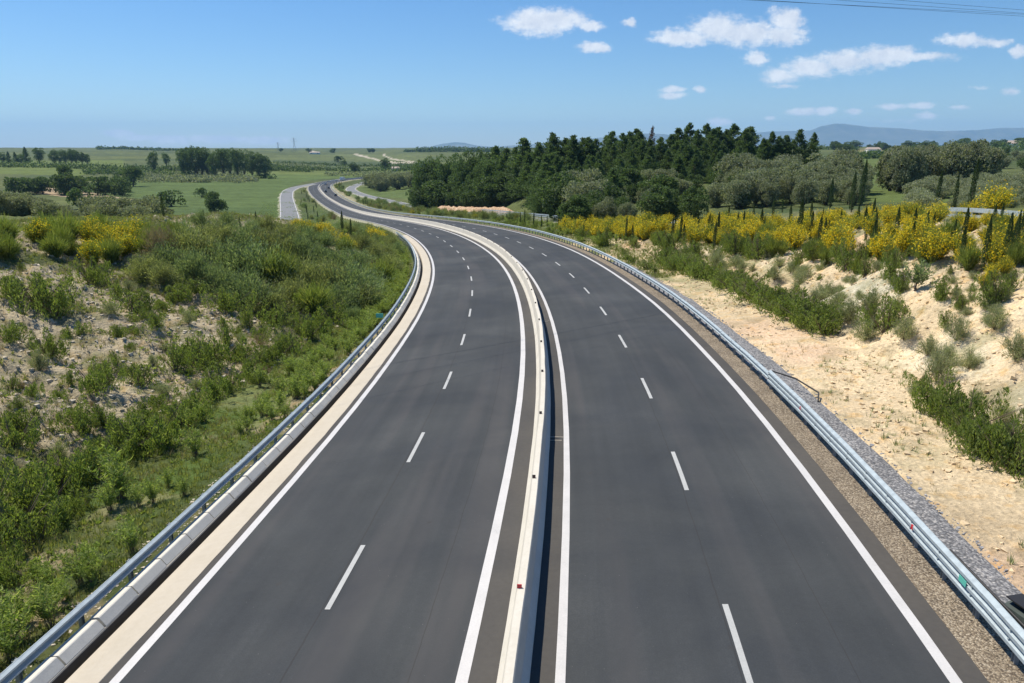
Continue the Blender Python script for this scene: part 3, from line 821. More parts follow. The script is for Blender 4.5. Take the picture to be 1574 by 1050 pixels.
posts(gl, bl, -10.44, 2.0, -2.1, 129, 290)
rest = posts(gr, br, 10.28, 1.43, 11.2 - 8 * 1.45, 700, 290)
if rest:
    V, F = [], []
    for p in rest:
        v, f = box(p.x, p.y, p.z + .3, .06, .07, 1.0); n = len(V); V += v; F += [tuple(i + n for i in q) for q in f]
    me = bpy.data.meshes.new('post'); me.from_pydata(V, [], F); me.materials.append(m_post)
    link('post', me, parent=gr, kind='stuff')
me_gr = boxmesh('reflector', [(0, 0, 0, .03, .10, .12)], m_red)
for s_ in (15.2, 24.0):
    p, h = frame_at(s_, 10.07, .60); link('reflector', me_gr, parent=gr, loc=tuple(p - br), rz=-h, label='small red reflector on the beam')
p, h = frame_at(12.75, 10.06, .45)
link('painted_patch', boxmesh('painted_patch', [(-.022, 0, .22, .012, .30, .14)], m_teal), parent=gr, loc=tuple(p - br), rz=-h, label='teal paint patch on the beam')
p, h = frame_at(46, -10.6, .75)
link('marker_plate', boxmesh('marker_plate', [(0, 0, .1, .5, .03, .3)], m_teal), parent=gl, loc=tuple(p - bl), rz=-h, label='small teal marker plate on the left rail')
# terminal of the near rail: beam end bent down behind, with its ramp bar
def bar(name, pts, r, mat, sides=6):
    cu = bpy.data.curves.new(name, 'CURVE'); cu.dimensions = '3D'; cu.bevel_depth = r; cu.bevel_resolution = 1
    sp = cu.splines.new('POLY'); sp.points.add(len(pts) - 1)
    for i, p in enumerate(pts): sp.points[i].co = (*p, 1)
    tmp = bpy.data.objects.new(name, cu); me = bpy.data.meshes.new_from_object(tmp)
    bpy.data.objects.remove(tmp); bpy.data.curves.remove(cu); me.name = name
    me.materials.clear(); me.materials.append(mat); return me
P = [road(28.6, 10.42, .66), road(27.9, 11.2, .50), road(27.0, 11.9, .12), road(26.5, 11.72, -.1)]
link('end_bar', bar('end_bar', [tuple(Vector(q) - br) for q in P], .035, m_black), parent=gr, label='dark bent end bar running back into the gravel')
P = [road(14.2, 10.5, .55), road(12.6, 10.72, .35), road(11.0, 11.05, .05)]
link('end_bar', bar('end_bar', [tuple(Vector(q) - br) for q in P], .035, m_black), parent=gr, label='dark bar sloping into the gravel')
p, h = frame_at(12.25, 11.12, -.05)
V_ = [(-.3, -.4, 0), (.3, -.4, 0), (.3, .4, 0), (-.3, .4, 0), (-.24, -.32, .32), (.2, -.3, .46), (.2, .3, .46), (-.24, .32, .32)]
me = bpy.data.meshes.new('box'); me.from_pydata(V_, [], [(0, 3, 2, 1), (4, 5, 6, 7), (0, 1, 5, 4), (1, 2, 6, 5), (2, 3, 7, 6), (3, 0, 4, 7)]); me.materials.append(simple('dark_plastic', (.045, .06, .055), .5))
bx = link('utility_box', me, loc=tuple(p), rz=-h + .3, label='small dark green box standing in gravel behind the right guardrail', category='utility box')
link('lid', boxmesh('lid', [(0, 0, .50, .42, .62, .03)], m_black), parent=bx)

# ------------------------------------------------------------------ service roads
def strip(c, nrm, o0, o1, dz, mat, name, zoff=None):
    A = c + np.concatenate([nrm * o0, np.full((len(c), 1), dz)], 1); B_ = c + np.concatenate([nrm * o1, np.full((len(c), 1), dz)], 1)
    ss = np.arange(len(c)) * 3.0
    uv = np.stack([np.stack([ss * 0 + o0 * .3 + 4, ss], 1), np.stack([ss * 0 + o1 * .3 + 4, ss], 1)], 1).reshape(-1, 2)
    return mesh_np(name, np.stack([A, B_], 1).reshape(-1, 3), grid_faces(len(c), 2), [mat], uv=uv, smooth=True)
m_old = simple('old_asphalt', (.17, .175, .18), .9, var=.05, scale=.05, bump=.02)
for lab, (c, nrm), hw in (('grey service road curving behind the right side of the motorway', SROADS[0], 3.6), ('narrow grey service road running straight through the left fields', SROADS[1], 3.9)):
    r_ = link('service_road', strip(c, nrm, -hw, hw, .25, m_old, 'service_road'), kind='structure', label=lab)
    for a_0, a_1 in ((-hw + .15, -hw + .45), (hw - .45, hw - .15)): link('edge_line', strip(c, nrm, a_0, a_1, .262, m_paint, 'edge_line'), parent=r_)
    for sd_ in (-1, 1):   # shoulders falling to the ground
        E0 = c + np.concatenate([nrm * hw * sd_, np.full((len(c), 1), .25)], 1); E1 = c + np.concatenate([nrm * (hw + 2.2) * sd_, np.full((len(c), 1), -.35)], 1)
        Vv = np.stack([E0, E1], 1).reshape(-1, 3)
        link('shoulder', mesh_np('shoulder', Vv, grid_faces(len(c), 2), [bpy.data.materials['dry_verge']]), parent=r_)
def near_path(x, y, k, d=6.0):
    c = SROADS[k][0]; return np.min(np.hypot(c[:, 0] - x, c[:, 1] - y)) < d
# rail along the right service road, seen between the cypresses
def rail_line(c, nrm, off, i0, i1, label, hgt=.95):
    pts = [c[i] + np.array([nrm[i, 0] * off, nrm[i, 1] * off, .25]) for i in range(i0, i1)]
    root = link('guardrail', None, loc=tuple(pts[0]), label=label, category='guardrail', group='rails along the service road')
    b0 = Vector(pts[0])
    for q0, q1 in zip(pts[:-1], pts[1:]):
        V = []; 
        d = Vector(q1) - Vector(q0); n2 = Vector((d.y, -d.x, 0)).normalized() * .03
        for zz in ((hgt - .32, hgt), (hgt - .72, hgt - .52)):
            for P_ in (q0, q1):
                for sg in (-1, 1):
                    for z_ in zz: V.append(tuple(Vector(P_) - b0 + n2 * sg + Vector((0, 0, z_))))
        F = []
        for b_ in (0, 8): F += [(b_, b_ + 1, b_ + 5, b_ + 4), (b_ + 2, b_ + 6, b_ + 7, b_ + 3), (b_ + 1, b_ + 3, b_ + 7, b_ + 5), (b_, b_ + 4, b_ + 6, b_ + 2)]
        me = bpy.data.meshes.new('beam'); me.from_pydata(V, [], F); me.materials.append(m_steel); link('beam', me, parent=root)
    for q0 in pts: link('post', boxmesh('post', [(0, 0, hgt / 2 - .2, .08, .08, hgt + .3)], m_post) if 'srpost' not in globals() else srpost, parent=root, loc=tuple(Vector(q0) - b0))
    return root
srpost = boxmesh('post', [(0, 0, .3, .08, .08, 1.2)], m_post)
nseg = len(SROADS[0][0])
rail_line(*SROADS[0], -3.9, 0, 13, 'pale two-bar rail at top right behind the yellow broom', 1.0)
dd_ = SROADS[0][0]
iA = int(np.argmin(np.abs(dd_[:, 1] - 150))); iB = int(np.argmin(np.abs(dd_[:, 1] - 250)))
rail_line(*SROADS[0], 3.9, iA, iB, 'pale rail on the service road below the sandy bank', .9)

# ------------------------------------------------------------------ sandy bank below the pine wood
m_bank, t = material('sandy_bank')
p = t.new('ShaderNodeNewGeometry').outputs['Position']; n = t.noise(p, 1.2, 7, .7); n2 = t.noise(p, .3, 4, .6)
c = t.ramp(n, [(.34, (.30, .15, .08)), (.5, (.48, .32, .19)), (.68, (.62, .47, .32))])
finish(t, t.new('ShaderNodeBsdfPrincipled', {'Base Color': c, 'Roughness': .95}), n, .8, .3)
def bank(name, u0, u1, D0, D1, ztop_v, H_, label):
    N_ = 90; M_ = 9; V = []
    for i in range(N_):
        f_ = i / (N_ - 1); u = u0 + (u1 - u0) * f_; D = D0 + (D1 - D0) * f_
        x, y, g = column(u, D)
        hh = H_ * min(1, f_ * 6, (1 - f_) * 5) * (.75 + .6 * float(fbm(np.array([f_ * 9]), np.array([1.0]), 3, 9)[0] + .3))
        for j in range(M_):
            q = j / (M_ - 1)
            zz = hh * (sst(q, 0, .55)) * (1 if q < .7 else 1 - (q - .7) / .3 * 1.1)
            dy = q * 9.0 + 1.6 * float(fbm(np.array([f_ * 30.0]), np.array([q * 2]), 3, 19)[0])
            V.append((x + .5 * float(fbm(np.array([f_ * 40.0]), np.array([q * 3]), 2, 29)[0]), y + dy, g - .3 + float(zz)))
    link(name, mesh_np(name, V, grid_faces(N_, M_), [m_bank], smooth=False), kind='structure', label=label)
bank('sand_bank', 652, 803, 268, 212, 0, 2.0, 'eroded orange sandy bank below the pine wood')

# ------------------------------------------------------------------ mountains and haze
m_mount, t = material('mountain')
p = t.new('ShaderNodeNewGeometry').outputs['Position']; n = t.noise(p, .0022, 8, .65)
c = t.ramp(n, [(.3, (.05, .07, .045)), (.7, (.16, .16, .11))])
finish(t, t.new('ShaderNodeBsdfPrincipled', {'Base Color': c, 'Roughness': 1.0}))
def range_(name, D, prof, label, depth=2600):
    us = np.arange(prof[0][0], prof[-1][0], 3.0); pu = np.array(prof, float)
    vt = np.interp(us, pu[:, 0], pu[:, 1]) + fbm(us / 26, us * 0, 4, 13) * 1.6
    rows = 26; V = []
    for j in range(rows):
        f_ = j / (rows - 1)
        for u, v in zip(us, vt):
            dd = pixdir(u, v); zt = CAM_H + dd[2] / dd[1] * D
            x = dd[0] / dd[1] * D
            q = 1 - abs(f_ - .6) / .6 if f_ < .6 else 1 - (f_ - .6) / .4
            y = D + (f_ - .6) * depth
            rg = float(0)
            V.append((x * (y / D), y, -5 + (zt + 5) * max(0, q) ** 1.2))
    V = np.array(V); V[:, 2] += fbm(V[:, 0] / 700, V[:, 1] / 500, 5, 7) * np.clip(V[:, 2], 0, 130) * (np.abs(V[:, 1] - D) > 120) * .9
    link(name, mesh_np(name, V, grid_faces(rows, len(us)), [m_mount], smooth=True), kind='structure', label=label)
range_('mountain_range', 19000, [(1140, 222), (1160, 204), (1185, 202), (1225, 201), (1246, 201), (1262, 194), (1282, 190), (1300, 191), (1335, 195), (1380, 197), (1420, 201), (1450, 202), (1500, 200), (1540, 197), (1575, 196), (1640, 192), (1720, 198), (1800, 206), (1850, 222)], 'long blue mountain range on the right horizon')
range_('low_hill', 3200, [(120, 237), (150, 232), (200, 228), (245, 229.5), (300, 233), (340, 237)], 'low wooded rise on the left horizon', 900)
range_('hill', 17500, [(660, 226), (680, 221), (700, 219), (715, 220), (735, 224), (760, 226), (800, 223), (900, 214), (990, 205), (1020, 206), (1060, 212), (1120, 218), (1150, 222)], 'faint blue hill on the horizon left of the pine wood')

m_haze = bpy.data.materials.new('haze'); m_haze.use_nodes = True
t = NT(m_haze.node_tree); t.n.clear()
pv = t.new('ShaderNodeVolumePrincipled', {'Color': (.36, .63, 1.0, 1), 'Density': HAZE if 'HAZE' in globals() else 5.0e-5, 'Anisotropy': .1})
t.new('ShaderNodeOutputMaterial', {'Volume': pv})
zmax = 820.0
Vh, Fh = box(0, 11500, (zmax - 60) / 2, 44000, 27000, zmax + 60)
me = bpy.data.meshes.new('haze'); me.from_pydata(Vh, [], Fh); me.materials.append(m_haze)
link('haze', me, kind='stuff', label='thin blue haze over the distant land')
# ------------------------------------------------------------------ foliage
def leafmat(name, cols, trans=.35, rough=.6, ovar=.22):
    m, t = material(name)
    g = t.new('ShaderNodeNewGeometry'); oi = t.new('ShaderNodeObjectInfo')
    c = t.ramp(g.outputs['Random Per Island'], [(i / (len(cols) - 1), q) for i, q in enumerate(cols)])
    big = t.noise(g.outputs['Position'], .8, 3, .6)
    v = t.math('ADD', 1.0 - ovar, t.math('MULTIPLY', t.math('ADD', t.math('MULTIPLY', oi.outputs['Random'], .6), t.math('MULTIPLY', big, .7)), ovar * 1.7))
    c = t.new('ShaderNodeVectorMath', {0: c, 1: v}, operation='MULTIPLY').outputs[0]
    d = t.new('ShaderNodeBsdfPrincipled', {'Base Color': c, 'Roughness': rough, 'Specular IOR Level': .25})
    tr = t.new('ShaderNodeBsdfTranslucent', {'Color': t.mix(1.0, c, (1.15, 1.2, .6), 'MULTIPLY')})
    mx = t.new('ShaderNodeMixShader', {0: trans, 1: d.outputs[0], 2: tr.outputs[0]})
    t.new('ShaderNodeOutputMaterial', {'Surface': mx.outputs[0]})
    return m
m_pine = leafmat('pine_needles', [(.058, .096, .042), (.105, .160, .064), (.165, .230, .100)], .42)
m_pine_b = leafmat('dying_pine_needles', [(.12, .06, .03), (.18, .09, .045), (.08, .07, .03)], .22)
m_oak = leafmat('broad_leaves', [(.050, .085, .034), (.090, .140, .050), (.150, .205, .075)], .4)
m_olive = leafmat('olive_leaves', [(.125, .150, .090), (.220, .245, .155), (.350, .365, .255)], .4)
m_cyp = leafmat('cypress_leaves', [(0.040, 0.068, 0.029), (0.068, 0.106, 0.041), (0.100, 0.141, 0.057)], 00.36)
m_green = leafmat('shrub_leaves', [(.115, .165, .040), (.190, .250, .062), (.290, .335, .110)], .5)
m_lush = leafmat('oleander_leaves', [(.150, .215, .045), (.260, .340, .080), (.450, .490, .190)], .5)
m_feather = leafmat('feathery_leaves', [(.095, .145, .070), (.175, .235, .115), (.300, .350, .190)], .5, .6, .38)
m_feather_b = leafmat('olive_plumes', [(.120, .150, .060), (.210, .240, .105), (.330, .345, .175)], .5, .6, .38)
m_wisp = leafmat('pale_wispy_leaves', [(.180, .215, .110), (.300, .330, .180), (.430, .440, .290)], .4)
m_dry = leafmat('dry_plumes', [(.22, .17, .11), (.34, .27, .19), (.17, .15, .09)], .35)
m_brstem = leafmat('broom_stems', [(0.113, 0.166, 0.037), (0.196, 0.248, 0.062), (0.309, 0.322, 0.101)], 00.46)
m_yellow = leafmat('yellow_flowers', [(0.632, 0.414, 0.009), (0.897, 0.644, 0.017), (0.900, 0.805, 0.069)], 0.36, .6, .12)
m_grass = leafmat('grass_blades', [(.130, .160, .045), (.205, .235, .072), (.330, .320, .140)], .45)
m_straw = leafmat('straw', [(.26, .21, .12), (.38, .32, .20), (.20, .18, .09)], .3)
m_bark = simple('bark', (.11, .085, .062), .95, scale=5)
m_twig = simple('twig', (.17, .13, .09), .95, scale=9)

def runit(n, rng):
    v = rng.normal(size=(n, 3)); return v / np.linalg.norm(v, axis=1)[:, None]
def leaves(C, L, Wd_, rng, dirs=None, jit=.6):
    """rhombus leaves / leaf clumps at centres C"""
    n = len(C); a = runit(n, rng)
    if dirs is not None:
        a = dirs + a * jit; a /= np.linalg.norm(a, axis=1)[:, None]
    b = np.cross(a, runit(n, rng)); b /= np.linalg.norm(b, axis=1)[:, None] + 1e-9
    L = (np.asarray(L) * rng.uniform(.65, 1.3, n))[:, None]; Wd_ = (np.asarray(Wd_) * rng.uniform(.7, 1.25, n))[:, None]
    cr = np.cross(a, b) * L * .12
    V = np.stack([C - a * L / 2, C + b * Wd_ / 2 + cr, C + a * L / 2, C - b * Wd_ / 2 + cr], 1).reshape(-1, 3)
    return V, np.arange(4 * n).reshape(n, 4)
def ribbons(P0, P1, P2, w, rng):
    """thin curved stems through three points"""
    n = len(P0); d = P2 - P0; b = np.cross(d, runit(n, rng)); b /= np.linalg.norm(b, axis=1)[:, None] + 1e-9
    w = np.broadcast_to(np.asarray(w, float), (n,))[:, None]
    V = np.stack([P0 - b * w, P0 + b * w, P1 - b * w * .8, P1 + b * w * .8, P2 - b * w * .35, P2 + b * w * .35], 1).reshape(-1, 3)
    i = np.arange(n)[:, None] * 6
    F = np.concatenate([i + [0, 1, 3, 2], i + [2, 3, 5, 4]], 0)
    return V, F
def tube(pts, radii, sides=6):
    V = []; F = []
    for i, (p, r) in enumerate(zip(pts, radii)):
        d = Vector(pts[min(i + 1, len(pts) - 1)]) - Vector(pts[max(i - 1, 0)])
        q = d.to_track_quat('Z', 'X').to_matrix()
        for k in range(sides):
            a = 2 * math.pi * k / sides; V.append(tuple(Vector(p) + q @ Vector((math.cos(a) * r, math.sin(a) * r, 0))))
    for i in range(len(pts) - 1):
        for k in range(sides):
            a = i * sides + k; b_ = i * sides + (k + 1) % sides
            F.append((a, b_, b_ + sides, a + sides))
    return np.array(V), np.array(F)
def join(parts):
    V = []; F = []; n = 0
    for v, f in parts: V.append(v); F.append(f + n); n += len(v)
    return np.concatenate(V), np.concatenate(F)

PROTO_N = 0
def proto(name, parts, category, kind_parts=None):
    """a prototype thing: Empty with part meshes, parked until first used"""
    root = bpy.data.objects.new(name, None)
    root['category'] = category
    ch = []
    for pn, (V, F), m in parts:
        me = mesh_np(pn, V, F, [m])
        o = bpy.data.objects.new(pn, me); o.parent = root; ch.append(o)
    return root, ch
def put(pr, loc, rz, sc, label, group=None):
    root, ch = pr
    r = root.copy(); COL.objects.link(r)
    r.location = loc; r.rotation_euler = (R.gauss(0, .02), R.gauss(0, .02), rz)
    r.scale = sc if hasattr(sc, '__len__') else (sc, sc, sc)
    r['label'] = label
    if group: r['group'] = group
    for c in ch:
        k = c.copy(); COL.objects.link(k); k.parent = r
    return r

def mk_broad(h, r, n, ls, mat, seed, trunk=.25, lobes=16, low=.28, name='tree', cat='tree', asp=.6):
    g = np.random.default_rng(seed)
    lc = runit(lobes, g) * (g.uniform(.25, .8, (lobes, 1)) ** .6) * [r, r, (h * (1 - low)) / 2] + [0, 0, h * (low + (1 - low) / 2)]
    lc[:, 2] += g.uniform(-.05, .05, lobes) * h
    lr = g.uniform(.28, .48, lobes) * r
    k = g.integers(0, lobes, n)
    u = runit(n, g); u[:, 2] = np.where(g.random(n) < .6, np.abs(u[:, 2]), u[:, 2])
    rad = lr[k] * g.uniform(.55, 1.08, n) ** .7
    C = lc[k] + u * rad[:, None] * [1, 1, .85]
    parts = [('crown', leaves(C, ls, ls * asp, g, dirs=u * .5), mat)]
    tp = [tube([(0, 0, -.4), (g.normal() * .05 * r, g.normal() * .05 * r, h * low), (g.normal() * .1 * r, 0, h * .62)], [trunk, trunk * .8, trunk * .3])]
    for i in range(0, lobes, 2):
        tp.append(tube([(0, 0, h * low * .7), tuple(lc[i] * .55 + np.array([0, 0, h * low * .4])), tuple(lc[i])], [trunk * .5, trunk * .3, trunk * .1], 4))
    parts.append(('trunk', join(tp), m_bark))
    return proto(name, parts, cat)
def mk_pine(h, r, n, ls, mat, seed, bare=.12, name='pine_tree'):
    g = np.random.default_rng(seed); C = []; D = []; tp = [tube([(0, 0, -.5), (g.normal() * .15, 0, h * .5), (g.normal() * .1, 0, h * .98)], [.2, .13, .03])]
    nb = int(h * 7)
    for i in range(nb):
        f = (i + g.random()) / nb; z = h * (bare + (1 - bare) * f)
        ln = r * (1 - f ** 1.35) ** .95 * g.uniform(.6, 1.08) + .25
        if g.random() < .07: ln *= 1.3
        a = g.uniform(0, 2 * math.pi); dv = np.array([math.cos(a), math.sin(a), .25 + .35 * f])
        tip = np.array([0, 0, z]) + dv * ln
        if i % 3 == 0: tp.append(tube([(0, 0, z), tuple(tip * .5 + np.array([0, 0, z]) * .5), tuple(tip)], [.05, .035, .01], 3))
        m = max(3, int(n / nb * (.4 + ln / r)))
        tt = g.uniform(.3, 1.05, m) ** .8
        c = np.array([0, 0, z]) + dv * ln * tt[:, None] + g.normal(size=(m, 3)) * [.34, .34, .24] * (0.5 + ln * .28)
        C.append(c); D.append(np.repeat(dv[None] + [0, 0, .5], m, 0))
    C = np.concatenate(C); D = np.concatenate(D)
    return proto(name, [('crown', leaves(C, ls, ls * .45, g, dirs=D, jit=.9), mat), ('trunk', join(tp), m_bark)], 'pine tree')
def mk_cypress(h, r, n, ls, seed):
    g = np.random.default_rng(seed); f = g.random(n) ** .9
    prof = np.interp(f, [0, .08, .35, .75, 1], [.45, .85, 1, .7, .08])
    a = g.uniform(0, 2 * math.pi, n); rad = r * prof * g.uniform(.45, 1.12, n) * (1 + .25 * np.sin(a * 2 + f * 9))
    C = np.stack([np.cos(a) * rad, np.sin(a) * rad, h * (.05 + .95 * f)], 1) + np.stack([.12 * np.sin(f * 3 + seed), 0 * f, 0 * f], 1) * h * .12
    D = np.stack([np.cos(a) * .25, np.sin(a) * .25, np.ones(n)], 1)
    return proto('cypress', [('crown', leaves(C, ls, ls * .4, g, dirs=D, jit=.35), m_cyp), ('trunk', tube([(0, 0, -.3), (0, 0, h * .2), (0, 0, h * .6)], [.07, .05, .02], 5), m_bark)], 'cypress')
def mk_broom(h, r, n, nf, seed, flower=True, mat=None, name='broom_bush', cat='bush', stemw=.014, green=.5):
    g = np.random.default_rng(seed)
    a = g.uniform(0, 2 * math.pi, n); sp = g.uniform(0, 1, n) ** .6
    lean = sp * r * .9; L = h * g.uniform(.62, 1.05, n) * (1 - .28 * sp ** 2)
    # stems gathered in several sprays, so the outline is uneven
    ns = 7; sa = g.uniform(0, 2 * math.pi, ns); k = g.integers(0, ns, n); a = np.where(g.random(n) < .6, sa[k] + g.normal(size=n) * .35, a)
    hs = g.uniform(.72, 1.12, ns); L = L * hs[k]
    P0 = np.stack([np.cos(a) * .12 * r, np.sin(a) * .12 * r, np.zeros(n) - .05], 1)
    P2 = np.stack([np.cos(a) * lean, np.sin(a) * lean, L], 1) + g.normal(size=(n, 3)) * .06
    P1 = np.stack([np.cos(a) * lean * .42, np.sin(a) * lean * .42, L * .55], 1)
    st = ribbons(P0, P1, P2, stemw, g)
    m = int(n * 3.2); i = g.integers(0, n, m); t_ = g.uniform(.25, 1, m)[:, None]
    Q = P0[i] * (1 - t_) ** 2 + 2 * P1[i] * t_ * (1 - t_) + P2[i] * t_ ** 2
    tw = leaves(Q + g.normal(size=(m, 3)) * .05, .20, .022, g, dirs=(P2 - P0)[i] / h, jit=.35)
    parts = [('stems', join([st, tw]), mat or m_brstem)]
    if flower:
        i = g.integers(0, n, nf); ok = g.random(ns) < .92; t_ = g.uniform(.38, 1.04, nf)[:, None]
        Q = P0[i] * (1 - t_) ** 2 + 2 * P1[i] * t_ * (1 - t_) + P2[i] * t_ ** 2
        Q = Q[ok[k[i]]]
        parts.append(('flowers', leaves(Q + g.normal(size=(len(Q), 3)) * .045,   .105, .08, g), m_yellow))
    return proto(name, parts, cat)
def mk_dense(h, r, n, seed, mat, ls=.13, name='green_shrub', asp=.28, up=.9):
    """dense upright shrub, rosemary-like"""
    g = np.random.default_rng(seed); ns = 13
    sx = g.normal(size=(ns, 2)) * r * .42; hs = g.uniform(.55, 1.05, ns) * h
    k = g.integers(0, ns, n); f = g.random(n) ** .75
    w = r * .34 * np.interp(f, [0, .3, .8, 1], [.5, 1, .7, .15])
    th = g.uniform(0, 2 * math.pi, n); q = g.uniform(.3, 1, n) ** .5
    C = np.stack([sx[k, 0] * (1 + .35 * f) + np.cos(th) * w * q, sx[k, 1] * (1 + .35 * f) + np.sin(th) * w * q, hs[k] * f], 1)
    D = np.stack([np.cos(th) * .45, np.sin(th) * .45, np.full(n, up)], 1)
    m = 60; i = g.integers(0, ns, m)
    P2 = np.stack([sx[i, 0] * 1.3, sx[i, 1] * 1.3, hs[i]], 1) + g.normal(size=(m, 3)) * .06
    st = ribbons(np.zeros((m, 3)) + g.normal(size=(m, 3)) * [.05, .05, 0], P2 * [.5, .5, .5], P2, .009, g)
    return proto(name, [('foliage', leaves(C, ls, ls * asp, g, dirs=D, jit=.5), mat), ('stems', st, m_twig)], 'shrub')
def mk_oleander(h, seed, mat=None, ns=15, per=26, ll=.15, name='oleander'):
    g = np.random.default_rng(seed); C = []; D = []; P = []
    for i in range(ns):
        a = g.uniform(0, 2 * math.pi); le = g.uniform(.05, .55) * h; H = h * g.uniform(.6, 1.08)
        p2 = np.array([math.cos(a) * le, math.sin(a) * le, H]); p1 = p2 * [.4, .4, .55]
        P.append((np.array([g.normal() * .05, g.normal() * .05, -.05]), p1, p2))
        t_ = g.uniform(.28, 1.0, per)[:, None]; q = 2 * p1 * t_ * (1 - t_) + p2 * t_ ** 2
        th = g.uniform(0, 2 * math.pi, per); dv = np.stack([np.cos(th), np.sin(th), np.full(per, .75)], 1)
        C.append(q + dv * ll * .5 * .8); D.append(dv)
    P0, P1, P2 = (np.array([p[j] for p in P]) for j in range(3))
    return proto(name, [('foliage', leaves(np.concatenate(C), ll, ll * .20, g, dirs=np.concatenate(D), jit=.22), mat or m_lush), ('stems', ribbons(P0, P1, P2, .010, g), m_twig)], 'shrub')
def mk_feather(h, r, n, seed, mat, name='feathery_bush', ls=.22, asp=.13, nb=46):
    """soft mound of arching plumes"""
    g = np.random.default_rng(seed); C = []; D = []; B0 = []; B1 = []; B2 = []
    for i in range(nb):
        a = g.uniform(0, 2 * math.pi); el = g.uniform(.15, 1.45); q = g.uniform(.75, 1.12)
        tip = np.array([math.cos(a) * math.cos(el) * r, math.sin(a) * math.cos(el) * r, h * (.12 + .88 * math.sin(el))]) * q
        mid = tip * [.45, .45, .62]
        B0.append([0, 0, 0]); B1.append(mid); B2.append(tip)
        m = n // nb; t_ = g.uniform(.35, 1.05, m)[:, None]
        c = 2 * mid * t_ * (1 - t_) + tip * t_ ** 2 + g.normal(size=(m, 3)) * r * .10
        C.append(c); D.append(np.repeat((tip / np.linalg.norm(tip) + [0, 0, .3])[None], m, 0))
    return proto(name, [('foliage', leaves(np.concatenate(C), ls, ls * asp, g, dirs=np.concatenate(D), jit=.55), mat),
                        ('stems', ribbons(np.array(B0, float), np.array(B1), np.array(B2), .012, g), m_twig)], 'bush')

PINES = [mk_pine(15, 4.4, 5600, .60, m_pine, 100 + i, .04) for i in range(5)]
PINE_B = mk_pine(15, 2.4, 1500, .55, m_pine_b, 140, name='dying_pine_tree')
STONEP = [mk_broad(13, 4.8, 4200, .60, m_pine, 150 + i, .28, 30, .06, 'dark_tree', 'tree', .5) for i in range(3)]
OAKS = [mk_broad(8, 3.6, 3600, .52, m_oak, 160 + i, .22, 26, .04, 'green_tree') for i in range(3)]
m_olive_l = leafmat('pale_olive_leaves', [(.165, .190, .120), (.270, .295, .195), (.400, .415, .300)], .42)
OLIVES_L = [mk_broad(5.0, 2.9, 4000, .32, m_olive_l, 350 + i, .2, 26, .02, 'olive_tree', 'olive tree', .5) for i in range(3)]
OLIVES = [mk_broad(5.5, 2.9, 4200, .36, m_olive, 170 + i, .2, 26, .02, 'olive_tree', 'olive tree', .5) for i in range(4)]
BUSHFAR = [mk_broad(3.0, 2.2, 900, .40, m_oak, 180 + i, .1, 10, .04, 'round_bush', 'bush') for i in range(3)]
CYP = [mk_cypress(3.4, .26, 900, .16, 190 + i) for i in range(4)]
BROOM = [mk_broom(2.2, 1.2, 560, (3000, 2200, 1500, 2600, 1200)[i], 200 + i) for i in range(5)]
BROOM_S = [mk_broom(1.9, 1.1, 560, 1000, 210 + i) for i in range(3)]
BROOM_G = [mk_broom(1.7, .95, 620, 0, 220 + i, False, name='green_broom') for i in range(3)]
DENSE = [mk_dense(1.0, .75, 1500, 230 + i, m_green) for i in range(4)]
DENSE_T = [mk_dense(1.3, .62, 1400, 240 + i, m_green, .12) for i in range(3)]
OLEA = [mk_oleander(1.25, 250 + i, ns=20, per=34, ll=.16) for i in range(5)]
FEATH = [mk_feather(2.3, 1.9, 4600, 260 + i, (m_feather, m_feather_b)[i % 2], ls=.24, asp=.17) for i in range(6)]
FEATH_D = [mk_feather(2.4, 1.5, 3600, 270 + i, m_dry, 'dry_plume_bush') for i in range(2)]
WISP = [mk_feather(1.3, .85, 3200, 280 + i, m_wisp, 'pale_wispy_shrub', .13, .15, 40) for i in range(3)]

def merge(name, prs, pl, mat, label):
    Vs = []; Fs = []; n = 0; dat = []
    for pr in prs:
        me = pr[1][0].data; v = np.empty(len(me.vertices) * 3); me.vertices.foreach_get('co', v); v = v.reshape(-1, 3)
        f = np.empty(len(me.loops), np.int32); me.loops.foreach_get('vertex_index', f); dat.append((v, f.reshape(-1, 4)))
    for k, (x, y, z, rz, sc_) in enumerate(pl):
        v, f = dat[k % len(dat)]; c, s_ = math.cos(rz), math.sin(rz)
        Vs.append(np.stack([v[:, 0] * c - v[:, 1] * s_, v[:, 0] * s_ + v[:, 1] * c, v[:, 2]], 1) * sc_ + [x, y, z]); Fs.append(f + n); n += len(v)
    link(name, mesh_np(name, np.concatenate(Vs), np.concatenate(Fs), [mat]), kind='stuff', label=label)
def h_of(pr): return max(v.co.z for v in pr[1][0].data.vertices)
HCACHE = {}
def grow(prs, u, v, px, label, group, wid=1.0, jit=.12, far=False, sink=.05):
    """plant whose foot stands at photo pixel (u, v), about px pixels tall"""
    q = hit(u, v, far)
    if q is None: return None
    s_, o_ = nearest([q[0]], [q[1]])
    if -10.9 < o_[0] < 11.0: return None
    if near_path(q[0], q[1], 0, 4.6) or near_path(q[0], q[1], 1, 5.0): return None
    pr = R.choice(prs)
    k = id(pr[0])
    if k not in HCACHE: HCACHE[k] = h_of(pr)
    dep = q[1] * CT + (CAM_H - q[2]) * ST
    H_ = px * dep / F_PX * R.uniform(1 - jit, 1 + jit)
    s = H_ / HCACHE[k]
    return put(pr, (q[0], q[1], q[2] - sink), R.uniform(0, 6.28), (s * wid, s * wid, s), label, group)
def stand(prs, u, D, vtop, label, group, wid=1.0):
    x, y, g_, H_ = column(u, D, vtop)
    if H_ < .6: return None
    pr = R.choice(prs); k = id(pr[0])
    if k not in HCACHE: HCACHE[k] = h_of(pr)
    s = H_ / HCACHE[k]
    return put(pr, (x, y, g_ - .1), R.uniform(0, 6.28), (s * wid, s * wid, s), label, group)

